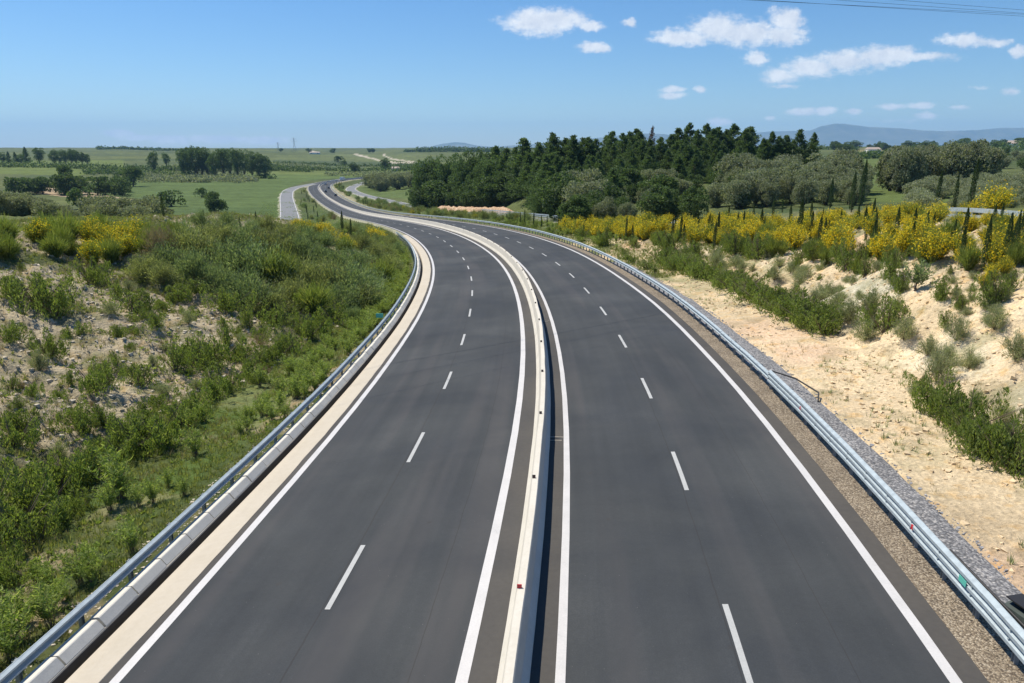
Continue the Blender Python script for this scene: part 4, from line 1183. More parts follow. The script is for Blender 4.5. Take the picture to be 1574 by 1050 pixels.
# --- the pine wood
sky_l = [(640, 262), (650, 250), (655, 243), (670, 238), (690, 235), (712, 232), (735, 228), (760, 222), (778, 226), (792, 224), (808, 210), (827, 216), (848, 202), (868, 210), (880, 205), (893, 209), (905, 208), (915, 212), (928, 206), (940, 200),
         (955, 203), (965, 200), (975, 196), (998, 192), (1012, 209), (1027, 205), (1040, 195), (1057, 187), (1068, 197), (1080, 188), (1092, 196), (1100, 193), (1112, 197), (1127, 188), (1139, 195), (1147, 192)]
for i, (u, v) in enumerate(sky_l):
    D = (232 if u > 800 else np.interp(u, [640, 800], [305, 248])) + (u - 640) * .02 + R.uniform(-8, 12)
    if u == 998: stand([PINE_B], u, D, v, 'rust-brown dying pine standing out among the green pines', 'pines of the wood', .8)
    elif u < 760: stand(STONEP + PINES[:1], u, D, v, 'dark broad-crowned pine at the left end of the wood', 'broad pines at the left end of the wood', R.uniform(.62, .8))
    else: stand(PINES, u, D, v, 'dark green pine on the skyline of the wood', 'pines on the skyline of the wood', R.uniform(1.05, 1.35))
sk = np.array(sky_l)
for k in range(120):
    u = R.uniform(655, 1150); top = np.interp(u, sk[:, 0], sk[:, 1])
    f = R.random(); D = (246 - 55 * f) if u > 810 else np.interp(u, [640, 810], [300, 232]) + 16 * (1 - f); v = top + 5 + 42 * f + R.uniform(-3, 8)
    if u > 850: v = min(v, 262)
    stand(PINES + (STONEP if u < 800 else []), u, D, v, 'dark green pine deep inside the wood', 'pines inside the wood', R.uniform(1.0, 1.3) if u > 800 else R.uniform(.7, .95))
for u, v in [(1180, 200), (1192, 207), (1202, 206), (1222, 196), (1245, 201), (1170, 210)]:
    stand(PINES, u, 215, v, 'dark pine rising above the olive trees', 'pines above the olive trees', 1.0 if u != 1245 else .8)
# broadleaf edge of the wood, above the sandy bank
for k in range(46):
    u = R.uniform(640, 900); D = np.interp(u, [640, 810, 900], [286, 226, 195]) + R.uniform(0, 18)
    stand(OAKS, u, D, np.interp(u, [640, 760, 900], [286, 278, 282]) + R.uniform(-12, 16), 'mid green leafy tree on the lower edge of the wood', 'leafy trees on the lower edge of the wood', R.uniform(.8, 1.25))
for k in range(60):
    u = R.uniform(860, 1150); D = R.uniform(125, 190)
    v = np.interp(D, [125, 190], [300, 262]) + R.uniform(-16, 14)
    kind = R.random()
    if kind < .42: stand(OAKS, u, D, v, 'dark green leafy tree below the pines', 'leafy trees below the pines', R.uniform(.8, 1.15))
    elif kind < .55: stand(PINES, u, D, v - 8, 'low bushy pine in front of the wood', 'low pines in front of the wood', R.uniform(.9, 1.3))
    else: stand(OLIVES, u, D, v, 'grey-green tree in front of the pine wood', 'grey-green trees in front of the wood', R.uniform(.75, 1.0))
# olive trees on the right
for k in range(62):
    u = R.uniform(1085, 1325); D = R.uniform(135, 200)
    if 1086 < u < 1122 and D > 140: continue
    v = np.interp(D, [135, 200], [268, 228]) + R.uniform(-8, 12) + max(0, (u - 1290)) * .45
    stand(OLIVES, u, D, v, 'silvery olive tree in the dense grove right of the pines', 'olive trees of the dense grove', R.uniform(.75, 1.05))
for k in range(34):
    u = R.uniform(1366, 1512); D = R.uniform(185, 215)
    if 1448 < u < 1458: continue
    stand(OLIVES + OAKS[:1], u, D, np.interp(u, [1366, 1400, 1440, 1470, 1505, 1512], [225, 219, 217, 213, 212, 224]) + R.uniform(-1, 14), 'tall olive tree in the clump on the right-hand field', 'olive clump on the right-hand field', R.uniform(.62, .9))
for k in range(80):
    u = R.uniform(1395, 1660); D = R.uniform(88, 170)
    v = np.interp(D, [88, 170], [298, 262]) + R.uniform(-5, 8)
    stand(OLIVES_L, u, D, v, 'low pale olive tree in the rows behind the yellow broom', 'low olives behind the broom', R.uniform(.9, 1.2))
for k in range(60):
    u = R.uniform(1470, 1660); D = R.uniform(190, 600)
    stand(OLIVES + OAKS, u, D, np.interp(D, [190, 600], [246, 224]) + R.uniform(-5, 4), 'distant round olive tree near the right horizon', 'distant olives at right', R.uniform(.9, 1.3))
for k in range(46):
    u = R.uniform(1180, 1660); D = R.uniform(900, 1700)
    stand(OAKS, u, D, 219 + R.uniform(-4, 4) - (u > 1480) * 5, 'small dark tree on the right horizon', 'trees along the right horizon', R.uniform(1.0, 2.0))

# --- left distance
def lone(prs, u, D, v, w, label): stand(prs, u, D, v, label, None, w)
for u, v, w in [(4, 233, .9), (14, 232, .9), (25, 233, 1), (42, 225, .9), (61, 226, .8), (84, 229, .8), (93, 231, .7), (101, 229, .8), (111, 228, .6), (118, 230, .7), (127, 233, .7), (135, 236, .8), (33, 236, 1.0), (-20, 230, 1)]:
    stand(STONEP + PINES[:2], u, 900, v, 'dark tree in the broken row on the far left horizon', 'tree row on the far left horizon', w)
for u, v, w in [(283, 229, .7), (291, 225, .6), (302, 223, .7), (311, 224, .6), (320, 227, .7), (331, 232, .7), (345, 227, .7), (354, 228, .6), (366, 226, .6), (376, 228, .6), (388, 231, .7), (399, 233, .7), (408, 236, .8), (326, 236, .7)]:
    stand(STONEP, u, 700 + R.uniform(-15, 15), v, 'dark pine in the copse beyond the green field', 'pine copse beyond the green field', w)
lone(STONEP, 237, 760, 231, .7, 'tall dark tree standing left of the pine copse')
lone(STONEP, 256, 900, 234, .8, 'small dark tree between the tall tree and the copse')
lone(OAKS, 205, 560, 253, .95, 'round dark tree at the edge of the pale green parcel')
lone(OAKS, 101, 450, 251, .8, 'tall dark leafy tree over the left hedgerow')
lone(OAKS, 112, 440, 263, 1.2, 'broad dark tree sloping down beside the tallest hedgerow tree')
lone(OAKS, 333, 300, 292, .95, 'dark green tree alone in the big field, left of the service road')
lone(BUSHFAR, 127, 320, 286, .8, 'round dark bush on the sandy patch edge')
lone(BUSHFAR, 142, 300, 300, .9, 'low bush in front of the sandy patch')
lone(BUSHFAR, 264, 350, 291, 1.2, 'wide dark bush in the green field')
lone(BUSHFAR, 310, 420, 287, .9, 'tiny bush out in the green field')
lone(BUSHFAR, 24, 420, 270, .9, 'dark round bush at the left end of the hedgerow')
lone(OAKS, 593, 900, 242, 1.0, 'green tree on the far slope above the motorway bend')
lone(OAKS, 546, 850, 249, 1.3, 'broad tree on the terrace line above the bend')
lone(BUSHFAR, 525, 800, 261, 1.0, 'round bush just above the motorway bend')
lone(BUSHFAR, 528, 1100, 246, 1.3, 'dark bush on the middle of the far slope')
lone(BUSHFAR, 521, 1250, 239, 1.3, 'small dark bush high on the far slope')
for u in (432, 475, 512, 568, 573): stand(OAKS, u, 2200, 227.5, 'tiny tree on the crest of the far hill', 'tiny trees on the far crest', 1.3)
for k in range(26):
    stand(BUSHFAR, R.uniform(30, 190), R.uniform(430, 480), R.uniform(269, 277), 'bush in the hedgerow across the left fields', 'bushes of the left hedgerow', R.uniform(.8, 1.1))
for k in range(38):
    u_ = R.uniform(-30, 128); stand(OLIVES, u_, R.uniform(88, 120), np.interp(u_, [-30, 20, 60, 128], [282, 292, 303, 322]) + R.uniform(-3, 9), 'olive tree in the grove behind the left bank', 'olives behind the left bank', R.uniform(.9, 1.2))
for k in range(16):
    stand(OLIVES, R.uniform(160, 248), R.uniform(100, 135), R.uniform(297, 314), 'olive tree in the small clump left of the lone field tree', 'small olive clump', R.uniform(.9, 1.15))
# pale olive trees beside the right bend of the service road
for k in range(26):
    stand(OLIVES, R.uniform(566, 660), R.uniform(520, 640), R.uniform(262, 270), 'grey olive tree beyond the bend of the service road', 'olives beyond the service road bend', R.uniform(.9, 1.2))

# groves and hedges too far to pick apart
def mass(name, mat, pts, n, label, ls=1.6):
    g = np.random.default_rng(len(name) + n); C = []; 
    for (x, y, z, h, r) in pts:
        u = runit(n, g); u[:, 2] = np.abs(u[:, 2])
        C.append(np.array([x, y, z]) + u * [r, r, h] * g.uniform(.6, 1.05, (n, 1)))
    C = np.concatenate(C); V, F = leaves(C, ls, ls * .6, g)
    link(name, mesh_np(name, V, F, [mat]), kind='stuff', label=label)
def scatter(n, uf, df, hf, rf):
    P = []
    for _ in range(n):
        u, D = uf(), df(); x, y, g_ = column(u, D); h = hf(); P.append((x, y, g_, h, h * rf))
    return P
U_ = R.uniform
def rows(uA, uB, D, n, jit, h0, h1, rf=.8):
    P = []
    for i in range(n):
        u = uA + (uB - uA) * (i + U_(0, .9)) / n; x, y, g_ = column(u, D + U_(-jit, jit)); h = U_(h0, h1); P.append((x, y, g_, h, h * rf))
    return P
mass('olive_grove', m_olive, scatter(420, lambda: U_(215, 395), lambda: U_(610, 700), lambda: U_(3, 5), .75), 18, 'pale olive grove in front of the pine copse', 1.8)
mass('hedgerow', m_oak, rows(-20, 300, 800, 120, 12, 4, 8) + rows(130, 260, 720, 50, 25, 4, 7) + rows(260, 300, 690, 14, 20, 5, 8) + rows(395, 420, 690, 8, 10, 4, 6), 26, 'dark hedgerow below the far left tree row', 2.2)
mass('terrace_hedge', m_oak, rows(395, 660, 880, 130, 8, 3, 7) + rows(420, 600, 1060, 70, 8, 2, 5) + rows(400, 480, 830, 40, 8, 3, 6) + rows(590, 660, 960, 50, 40, 4, 9) + rows(600, 660, 820, 34, 12, 3, 6), 18, 'dark hedge lines along the far hillside terraces', 2.2)
mass('far_olives', m_olive, rows(420, 500, 960, 90, 30, 3, 5) + rows(500, 610, 780, 70, 30, 2, 4) + rows(560, 665, 700, 110, 60, 3, 5), 16, 'grey olive rows on the far hillside', 2.0)
mass('far_wood', m_pine, rows(640, 780, 2050, 110, 30, 9, 16) + rows(622, 700, 2300, 60, 20, 5, 10) + rows(150, 250, 2300, 60, 20, 6, 12) + rows(250, 300, 2300, 20, 20, 4, 8), 22, 'dark far-off woodland along the horizon', 6)
mass('far_orchard', m_oak, rows(1300, 1400, 650, 60, 20, 4, 8) + rows(1170, 1320, 1300, 70, 50, 6, 10) + rows(1395, 1480, 1100, 50, 80, 6, 11) + rows(1480, 1680, 900, 90, 80, 8, 13), 20, 'far orchards and hedges on the right plain', 3.2)
# ------------------------------------------------------------------ planting near the road
# right terrace: yellow broom
lowl = lambda u: np.interp(u, [860, 930, 1000, 1150, 1300, 1400, 1574, 1640], [362, 372, 378, 388, 400, 398, 400, 405])
upl = lambda u: np.interp(u, [860, 930, 1050, 1200, 1300, 1400, 1574, 1640], [352, 352, 352, 346, 338, 334, 326, 324])
pxh = lambda u, v: np.interp(v, [345, 370, 400], [24, 38, 50]) * np.interp(u, [860, 1200, 1574], [.75, .95, 1.15])
G1 = 'yellow broom on the right terrace'
for k in range(185):
    u = R.uniform(862, 1640) if R.random() < .5 else R.uniform(862, 1330); f = R.random(); v = upl(u) + (lowl(u) - upl(u) - 4) * f
    if 1195 < u < 1330 and f > .6 and R.random() < .3: continue
    bright = R.random() < (.74 if u < 1330 else .62)
    lab = 'broom bush covered in bright yellow flowers ' + ('close above the far guardrail curve' if u < 1000 else 'in the middle of the right terrace' if u < 1300 else 'near the right end of the terrace')
    lab2 = 'broom bush with a few yellow flowers ' + ('above the far guardrail curve' if u < 1000 else 'in the middle of the right terrace' if u < 1300 else 'near the right end of the terrace')
    grow(BROOM if bright else BROOM_S + BROOM_G[:1], u, v, pxh(u, v) * R.uniform(.72, 1.18), lab if bright else lab2, G1, R.uniform(.85, 1.15))
grow(BROOM, 1525, 332, 50, 'largest yellow broom, standing up against the pale rail at top right', G1, 1.1)
grow(BROOM, 1433, 396, 54, 'big yellow broom above the bare sandy edge', G1, 1.0)
grow(BROOM, 1530, 400, 54, 'big rounded yellow broom at the far right of the bank', G1, 1.0)
grow(BROOM, 1355, 392, 52, 'bright yellow broom between two cypresses', G1, 1.0)
for k in range(52):
    u = R.uniform(870, 1620); v = lowl(u) + R.uniform(-16, 12)
    grow(BROOM_G + DENSE_T, u, v, pxh(u, v) * R.uniform(.6, .95), 'green leafless-looking broom along the terrace edge', 'green brooms on the terrace edge', R.uniform(.8, 1.1))
c_, n_p = SROADS[0]
SIDE = 1 if np.hypot(*(c_[10, :2] + n_p[10] * 5)) < np.hypot(*(c_[10, :2] - n_p[10] * 5)) else -1
for k in range(60):
    i = R.randrange(0, 38); off = R.choice([5.6, 6.4, 7.4]) ; sg_ = -1
    x = c_[i, 0] + n_p[i, 0] * off * SIDE + R.uniform(-1, 1); y = c_[i, 1] + n_p[i, 1] * off * SIDE + R.uniform(-1, 1)
    u_, v_ = to_pix(x, y, gz(x, y))
    if 1448 < u_ < 1506 or 1536 < u_ < 1574 or u_ > 1580: continue
    put(R.choice(BROOM + BROOM_S + BROOM_G[:1]), (x, y, gz(x, y) - .05), R.uniform(0, 6.28), R.uniform(.6, .9), 'broom growing along the near edge of the upper service road', 'broom along the upper service road')
# young cypresses in loose rows
cy = [(888, 352, 24), (897, 366, 24), (918, 352, 26), (944, 350, 20), (962, 372, 34), (972, 376, 30), (995, 352, 36), (1008, 366, 34), (1030, 362, 28), (1065, 346, 34), (1087, 340, 26), (1102, 374, 44), (1133, 366, 36), (1142, 366, 36),
      (1158, 334, 22), (1187, 338, 34), (1202, 326, 24), (1210, 372, 40), (1227, 376, 62), (1244, 350, 36), (1213, 355, 34), (1275, 322, 44), (1308, 328, 62), (1322, 318, 66), (1375, 370, 52), (1400, 380, 56), (1437, 322, 56), (1466, 322, 52), (1490, 326, 78),
      (1478, 402, 62), (1513, 404, 84), (1548, 396, 74), (1556, 398, 80), (1502, 342, 46), (1568, 372, 60), (800, 345, 18), (806, 345, 22), (820, 346, 20), (832, 347, 20), (841, 349, 18), (858, 352, 20), (867, 354, 20), (779, 342, 14), (1340, 352, 40), (1262, 356, 34), (1172, 372, 40), (1050, 380, 34), (1118, 352, 30)]
for u, v, px in cy:
    lab = 'slender dark cypress ' + ('beside the far service road' if u < 870 else 'at the left end of the yellow broom' if u < 1010 else 'among the yellow broom' if u < 1250 else 'leaning above the broom at centre right' if u < 1330 else 'among the broom near the right edge')
    if (u, v) == (1490, 326): lab = 'tallest dark cypress, standing in front of the pale rail'
    if (u, v) == (1513, 404): lab = 'tall slim cypress on the bank edge at far right'
    grow(CYP, u, v, px * 1.08, lab, 'young cypresses on the right terrace', R.uniform(.65, .9), .05)
for k in range(34):
    u = R.uniform(960, 1560); v = upl(u) + (lowl(u) - upl(u)) * R.uniform(.15, .95)
    grow(CYP, u, v, pxh(u, v) * R.uniform(.9, 1.35), 'small slim cypress standing among the yellow broom', 'small cypresses among the broom', R.uniform(.7, .95), .05)
for k in range(70):
    u = R.uniform(1030, 1574); v = lowl(u) + R.uniform(8, 30 + (u - 1030) * .18)
    grow(WISP + DENSE_T[:1], u, v, R.uniform(13, 24), 'low weedy tuft on the right sandy slope', 'low tufts on the right slope', R.uniform(.9, 1.4))
# shrubs on and below the right cut slope
for i in range(34):
    f = i / 33; u = 1022 + 245 * f; v = 408 + 100 * f ** 1.15
    grow(DENSE, u + R.uniform(-4, 4), v + R.uniform(-5, 3), R.uniform(17, 30) * (1 + .45 * f), 'green shrub in the row at the foot of the right slope', 'shrub row at the foot of the right slope', R.uniform(1.0, 1.3))
for i in range(7):
    grow(DENSE, 1180 + i * 14, 470 + i * 6 + R.uniform(-5, 5), 40, 'green shrub in the row at the foot of the right slope', 'shrub row at the foot of the right slope', 1.2)
for u, v, px, w in [(1440, 632, 56, .9), (1458, 650, 60, .9), (1482, 662, 66, .9), (1500, 690, 62, .9), (1530, 706, 74, .9), (1556, 726, 84, .9), (1590, 715, 80, .9), (1545, 690, 66, .9)]:
    grow(DENSE, u, v, px, 'dense dark green shrub in the near row on the right slope', 'near shrub row on the right slope', w)
W_ = 'pale wispy shrub on the right sandy slope'
for u, v, px in [(1438, 590, 84), (1452, 560, 60), (1425, 545, 50), (1490, 560, 60), (1530, 500, 60), (1305, 490, 62), (1285, 470, 50), (1338, 470, 55), (1230, 440, 42), (1190, 430, 36), (1140, 420, 36), (1100, 410, 34), (1330, 520, 50), (1390, 520, 60), (1500, 620, 60), (1540, 640, 60), (1270, 452, 40), (1380, 470, 46), (1405, 610, 40),
                 (1560, 560, 70), (1470, 520, 60), (1250, 470, 40), (1160, 445, 34), (1210, 465, 36)]:
    grow(WISP, u, v, px * .78, W_, 'pale wispy shrubs on the right slope', R.uniform(.75, 1.0))
for u, v, px in [(1360, 508, 60), (1345, 500, 46), (1448, 456, 40), (1456, 495, 34), (1525, 468, 56), (1535, 462, 44), (1298, 414, 46), (1330, 418, 44), (1372, 428, 46), (1388, 440, 34), (1290, 400, 40), (1555, 440, 40), (1250, 402, 32), (1230, 396, 32), (1180, 392, 34), (1150, 396, 32), (1120, 388, 30), (1075, 392, 28), (1410, 600, 40), (1480, 470, 30)]:
    grow(DENSE_T, u, v, px, 'upright green shrub rooted high on the right slope', 'upright shrubs high on the right slope', R.uniform(.75, 1.0))
grow([mk_oleander(1.3, 301, m_feather, 22, 40, .20, 'spiky_shrub')], 1408, 442, 56, 'spiky blue-green shrub at the brink of the right slope', None, 1.0)
for u, v in [(1528, 412), (1515, 432), (1545, 408)]:
    grow(BROOM, u, v, 34, 'small yellow broom hanging over the sandy edge at far right', 'small brooms at the sandy edge', .9)
# verge beyond the near shoulder
for k in range(120):
    s_ = R.uniform(62, 150); o_ = 12.2 + R.random() ** 1.3 * 9
    p = road(s_, o_); z = gz(p[0], p[1])
    put(R.choice(OLEA + DENSE), (p[0], p[1], z - .05), R.uniform(0, 6), R.uniform(.6, 1.05), 'green verge shrub behind the far right guardrail', 'verge shrubs behind the far right guardrail')
for k in range(120):
    s_ = R.uniform(150, 430); o_ = R.uniform(13.5, 25)
    p = road(s_, o_); z = gz(p[0], p[1])
    if near_path(p[0], p[1], 0, 5): continue
    pr = R.choice(FEATH + FEATH + BROOM_G + FEATH_D[:1] + (BROOM_S if R.random() < .5 else []))
    put(pr, (p[0], p[1], z - .05), R.uniform(0, 6), R.uniform(.7, 1.1), 'rough bush between motorway and service road', 'bushes between motorway and service road')
for k in range(70):
    s_ = R.uniform(380, 640); o_ = R.uniform(12.5, 19)
    p = road(s_, o_); z = gz(p[0], p[1])
    if near_path(p[0], p[1], 0, 5): continue
    put(R.choice(CYP + FEATH), (p[0], p[1], z), R.uniform(0, 6), R.uniform(.7, 1.0), 'dark bush on the strip by the far bend', 'bushes on the strip by the far bend')
for k in range(60):
    s_ = R.uniform(240, 560); o_ = -R.uniform(11.5, 26)
    p = road(s_, o_); z = gz(p[0], p[1])
    if near_path(p[0], p[1], 1, 6): continue
    put(R.choice(FEATH + FEATH_D + CYP), (p[0], p[1], z), R.uniform(0, 6), R.uniform(.7, 1.1), 'rough bush between the left service road and the motorway', 'bushes beside the left service road')

# left verge: oleanders in the ditch strip
for k in range(285):
    s_ = 8.5 + 56 * R.random() ** 1.25
    f = np.interp(s_, SL, [18.5, 18, 15.8, 14.6, 13.2, 12, 12, 12, 12, 12])
    o_ = -(11.1 + (f - 12.0) * R.random() ** 1.15)
    if s_ < 26 and fbm(np.array([s_ / 3]), np.array([o_ / 2.2]), 3, 123)[0] > .02: continue
    if 18 < s_ < 42 and o_ < -13.6 and R.random() < .85: continue
    p = road(s_, o_); z = gz(p[0], p[1])
    lab = 'young oleander on the dry verge nearest the camera' if s_ < 20 else 'young oleander in the thick strip behind the left guardrail' if s_ < 50 else 'oleander in the bright green strip at the left curve'
    put(R.choice(OLEA), (p[0], p[1], z - .04), R.uniform(0, 6.28), R.uniform(.5, .95), lab, 'oleanders behind the left guardrail')
pl = []
for k in range(300):
    s_ = R.uniform(54, 130); o_ = -R.uniform(11.1, np.interp(s_, [54, 90, 130], [14.5, 15, 13.5])); p = road(s_, o_)
    pl.append((p[0], p[1], gz(p[0], p[1]) - .04, R.uniform(0, 6.28), R.uniform(.6, 1.0)))
merge('oleander_thicket', OLEA, pl, m_lush, 'bright green thicket of young oleanders along the far left curve')
for u, v, px in [(185, 770, 92), (25, 985, 100), (300, 700, 60), (75, 905, 60), (140, 880, 60), (205, 850, 60)]:
    grow(OLEA, u, v, px, 'taller oleander with long pale leaves on the near left verge', 'taller oleanders on the left verge', 1.0)
# dense shrubs at the foot of the left slope
for u, v, px, w in [(20, 830, 90, 1.2), (60, 835, 70, 1.0), (-20, 800, 90, 1.2), (85, 765, 70, 1.1), (110, 750, 60, 1.1), (135, 745, 60, 1), (65, 790, 60, 1), (165, 712, 55, 1), (190, 700, 60, 1), (215, 690, 60, 1.1), (240, 680, 62, 1.1), (255, 690, 50, 1),
                    (60, 890, 44, .9), (5, 890, 70, 1), (280, 655, 46, 1), (300, 640, 44, 1.0), (330, 612, 40, 1.1), (350, 600, 36, 1), (385, 580, 34, 1), (430, 550, 34, 1.1), (450, 545, 34, 1), (475, 520, 36, 1), (495, 510, 34, 1), (515, 496, 36, 1.1), (120, 790, 44, .9), (150, 730, 50, 1),
                    (395, 560, 26, 1), (420, 556, 30, 1)]:
    grow(DENSE, u, v, px, 'dense dark green shrub at the foot of the left slope', 'shrubs at the foot of the left slope', w * .9)
# shrubs scattered on the left slope
for u, v, px in [(40, 655, 54), (20, 682, 50), (75, 545, 50), (60, 560, 44), (150, 600, 52), (168, 590, 46), (120, 640, 36), (205, 480, 40), (160, 655, 40), (215, 590, 44), (270, 570, 50), (300, 560, 56), (285, 545, 44), (330, 550, 50), (350, 530, 44), (250, 620, 34), (225, 640, 34),
                 (140, 425, 44), (60, 470, 52), (30, 460, 46), (10, 520, 36), (90, 480, 36), (180, 450, 34), (130, 660, 44), (90, 690, 34), (370, 545, 36), (400, 520, 34), (320, 590, 30), (200, 660, 36), (15, 590, 30), (180, 520, 26), (420, 500, 36), (445, 490, 34), (460, 480, 40), (240, 500, 28), (290, 500, 30),
                 (110, 590, 26), (50, 610, 26), (235, 560, 26), (180, 560, 26), (350, 480, 40), (380, 495, 40)]:
    grow(DENSE_T + DENSE + WISP[:1], u, v, px, 'tufty green shrub on the upper bare left slope' if v < 560 else 'tufty green shrub on the lower bare left slope', 'shrubs scattered on the left slope', R.uniform(.7, 1.0))
for k in range(60):
    u = R.uniform(-20, 480); v = R.uniform(400, 640 - .25 * max(0, u - 200))
    grow(DENSE + WISP + DENSE_T + FEATH_D[:1], u, v, R.uniform(12, 26), 'small tuft on the bare left slope', 'small tufts on the left slope', R.uniform(1.0, 1.7), far=False)
# feathery bushes massed on the shoulder of the left bank
mass_pts = [(290, 402, 62), (325, 412, 66), (355, 430, 74), (395, 440, 72), (430, 448, 74), (470, 452, 66), (505, 462, 70), (540, 470, 70), (565, 455, 56), (585, 440, 46), (600, 420, 42), (300, 440, 60), (335, 455, 60), (380, 470, 62), (420, 480, 56), (450, 470, 52), (485, 485, 56), (520, 480, 52),
            (340, 380, 50), (370, 385, 52), (400, 390, 52), (430, 398, 52), (460, 405, 52), (490, 412, 52), (520, 420, 50), (550, 415, 46), (575, 405, 42), (410, 360, 36), (385, 358, 34), (440, 372, 40), (470, 378, 40), (500, 385, 40), (530, 392, 38), (555, 385, 34), (600, 385, 30), (350, 355, 34), (320, 368, 40), (310, 352, 34), (280, 362, 40),
            (560, 480, 50), (545, 500, 40), (260, 420, 50), (270, 385, 44), (250, 440, 40), (225, 425, 44), (500, 440, 50), (530, 445, 50), (590, 400, 36), (610, 395, 26)]
for u, v, px in mass_pts:
    lab = 'blue-green feathery bush ' + ('low on the bank near the guardrail' if v > 440 else 'on the crest of the left bank' if v < 388 else 'in the thick mass on the left bank')
    grow(FEATH + FEATH + (OAKS[:1] if R.random() < .25 else BROOM_G[:1]), u, v, px * 1.05, lab, 'feathery bushes massed on the left bank', R.uniform(.95, 1.2))
for u, v, px in [(245, 405, 66), (262, 398, 60), (232, 395, 50), (430, 330, 22), (455, 335, 24)]:
    grow(FEATH_D, u, v, px, 'pale brown dry plume bush rising behind the left slope', 'dry plume bushes on the left', .8)
# rim of the left slope: broom, partly in flower
for k in range(44):
    u = R.uniform(-30, 275); v = R.uniform(362, 398)
    fl = (u < 80 and R.random() < .3) or (128 < u < 215 and R.random() < .75)
    lab = ('broom in yellow flower on the rim of the left slope, ' + ('at the far left' if u < 100 else 'beside the dry plumes')) if fl else 'tall green broom on the rim of the left slope'
    grow((BROOM[2:3] + BROOM[4:] + BROOM_S if u > 120 else BROOM_S) if fl else BROOM_G, u, v, R.uniform(38, 54), lab, 'broom on the rim of the left slope', R.uniform(.9, 1.2))
for u, v, px in [(150, 372, 40), (172, 376, 46), (190, 380, 46), (205, 382, 44), (160, 385, 40)]:
    grow(BROOM[2:3] + BROOM[4:], u, v, px, 'bright yellow broom beside the dry plumes on the left rim', 'bright brooms on the left rim', 1.1)
for u, v, px in [(478, 362, 26), (492, 366, 28), (508, 372, 28), (524, 378, 26), (538, 386, 22), (572, 372, 26), (583, 376, 24), (465, 358, 22), (500, 362, 22), (455, 352, 18)]:
    grow(BROOM, u, v, px, 'yellow broom on the crest of the left bank near the motorway' if u < 560 else 'single yellow broom patch by the inner curve', 'yellow broom on the left crest', 1.25)
for u, v, px in [(252, 336, 32), (315, 350, 26), (370, 352, 28), (527, 362, 40), (395, 350, 24), (155, 345, 24), (540, 366, 26)]:
    grow(CYP, u, v, px, 'thin dark cypress rising from the left bank' if u != 527 else 'thin dark cypress beside the motorway at the inner curve', 'thin cypresses on the left bank' if u != 527 else None, .9)
for k in range(60):
    s_ = R.uniform(95, 165); o_ = -R.uniform(11.6, 20)
    p = road(s_, o_); z = gz(p[0], p[1])
    put(R.choice(FEATH + OLEA + BROOM_G), (p[0], p[1], z), R.uniform(0, 6), R.uniform(.55, .85), 'green bush on the inner side of the left curve', 'bushes inside the left curve')

# ------------------------------------------------------------------ grass, herbs, stones (stuff)
def samp(n, s0, s1, o0, o1, keep):
    s_ = NR.uniform(0, 1, n); s_ = s0 + (s1 - s0) * s_ ** 1.35; o_ = NR.uniform(o0, o1, n)
    p = road(s_, o_); k = keep(s_, o_, p[:, 0], p[:, 1]); p = p[k]
    p[:, 2] = ground(p[:, 0], p[:, 1]); return p
def tufts(name, P, n, h, w, lean, mat, label, leafy=False):
    g = np.random.default_rng(len(P)); m = len(P) * n
    B_ = np.repeat(P, n, 0); sc = np.repeat(g.uniform(.5, 1.3, len(P)), n)
    a = g.uniform(0, 2 * math.pi, m); r0 = g.uniform(0, .09, m) * sc
    base_ = B_ + np.stack([np.cos(a) * r0, np.sin(a) * r0, np.zeros(m) - .02], 1)
    hh = h * sc * g.uniform(.5, 1.1, m); le = hh * g.uniform(.1, lean, m)
    tip = base_ + np.stack([np.cos(a) * le, np.sin(a) * le, hh], 1)
    b = np.stack([-np.sin(a), np.cos(a), np.zeros(m)], 1) * (w * sc)[:, None]
    if leafy:
        mid = (base_ + tip) / 2
        V = np.stack([base_, mid - b, tip, mid + b], 1).reshape(-1, 3); F = np.arange(4 * m).reshape(m, 4)
    else:
        V = np.stack([base_ - b, base_ + b, tip], 1).reshape(-1, 3); F = np.arange(3 * m).reshape(m, 3)
    link(name, mesh_np(name, V, F, [mat]), kind='stuff', label=label)
fF = lambda s_: np.interp(s_, SL, [18.5, 18, 15.8, 14.6, 13.2, 12, 12, 12, 12, 12])
P = samp(22000, 4, 120, -20, -10.7, lambda s_, o_, x, y: (-o_ < fF(s_) + 1.5) & (fbm(x / 2.2, y / 2.2, 4, 71) < .12))
tufts('grass', P, 11, .22, .012, .7, m_grass, 'green grass in the ditch along the left verge')
P = samp(40000, 4, 135, -46, -12, lambda s_, o_, x, y: (-o_ > fF(s_)) & ((fbm(x / 9, y / 9, 4, 61) + .55 * fbm(x / 2.2, y / 2.2, 4, 71) + .5 * (vnoise(x * 3, y * 3, 4) - .5)) < .09))
tufts('grass', P, 10, .27, .018, .7, m_grass, 'patchy green grass over the left slope')
P = samp(26000, 4, 120, -46, -11, lambda s_, o_, x, y: fbm(x / 3, y / 3, 3, 171) > -.04)
tufts('dry_grass', P, 8, .30, .011, .7, m_straw, 'dry straw on the left slope')
P = samp(18000, 4, 110, -46, -11, lambda s_, o_, x, y: fbm(x / 4, y / 4, 3, 271) > .0)
tufts('herbs', P, 12, .14, .030, 1.3, m_green, 'low leafy herbs over the left slope', True)
P = samp(14000, 6, 130, 11.6, 40, lambda s_, o_, x, y: (fbm(x / 3, y / 3, 3, 371) > .04) )
tufts('dry_grass', P, 9, .20, .008, .8, m_straw, 'thin dry weeds on the right sand')
P = samp(16000, 6, 130, 12.2, 42, lambda s_, o_, x, y: (fbm(x / 4, y / 4, 4, 471) + .10 * sst(s_, 35, 70) + .06 * (o_ > 22) > .10))
tufts('grass', P, 9, .24, .014, .8, m_wisp, 'sparse green weeds on the right sand')
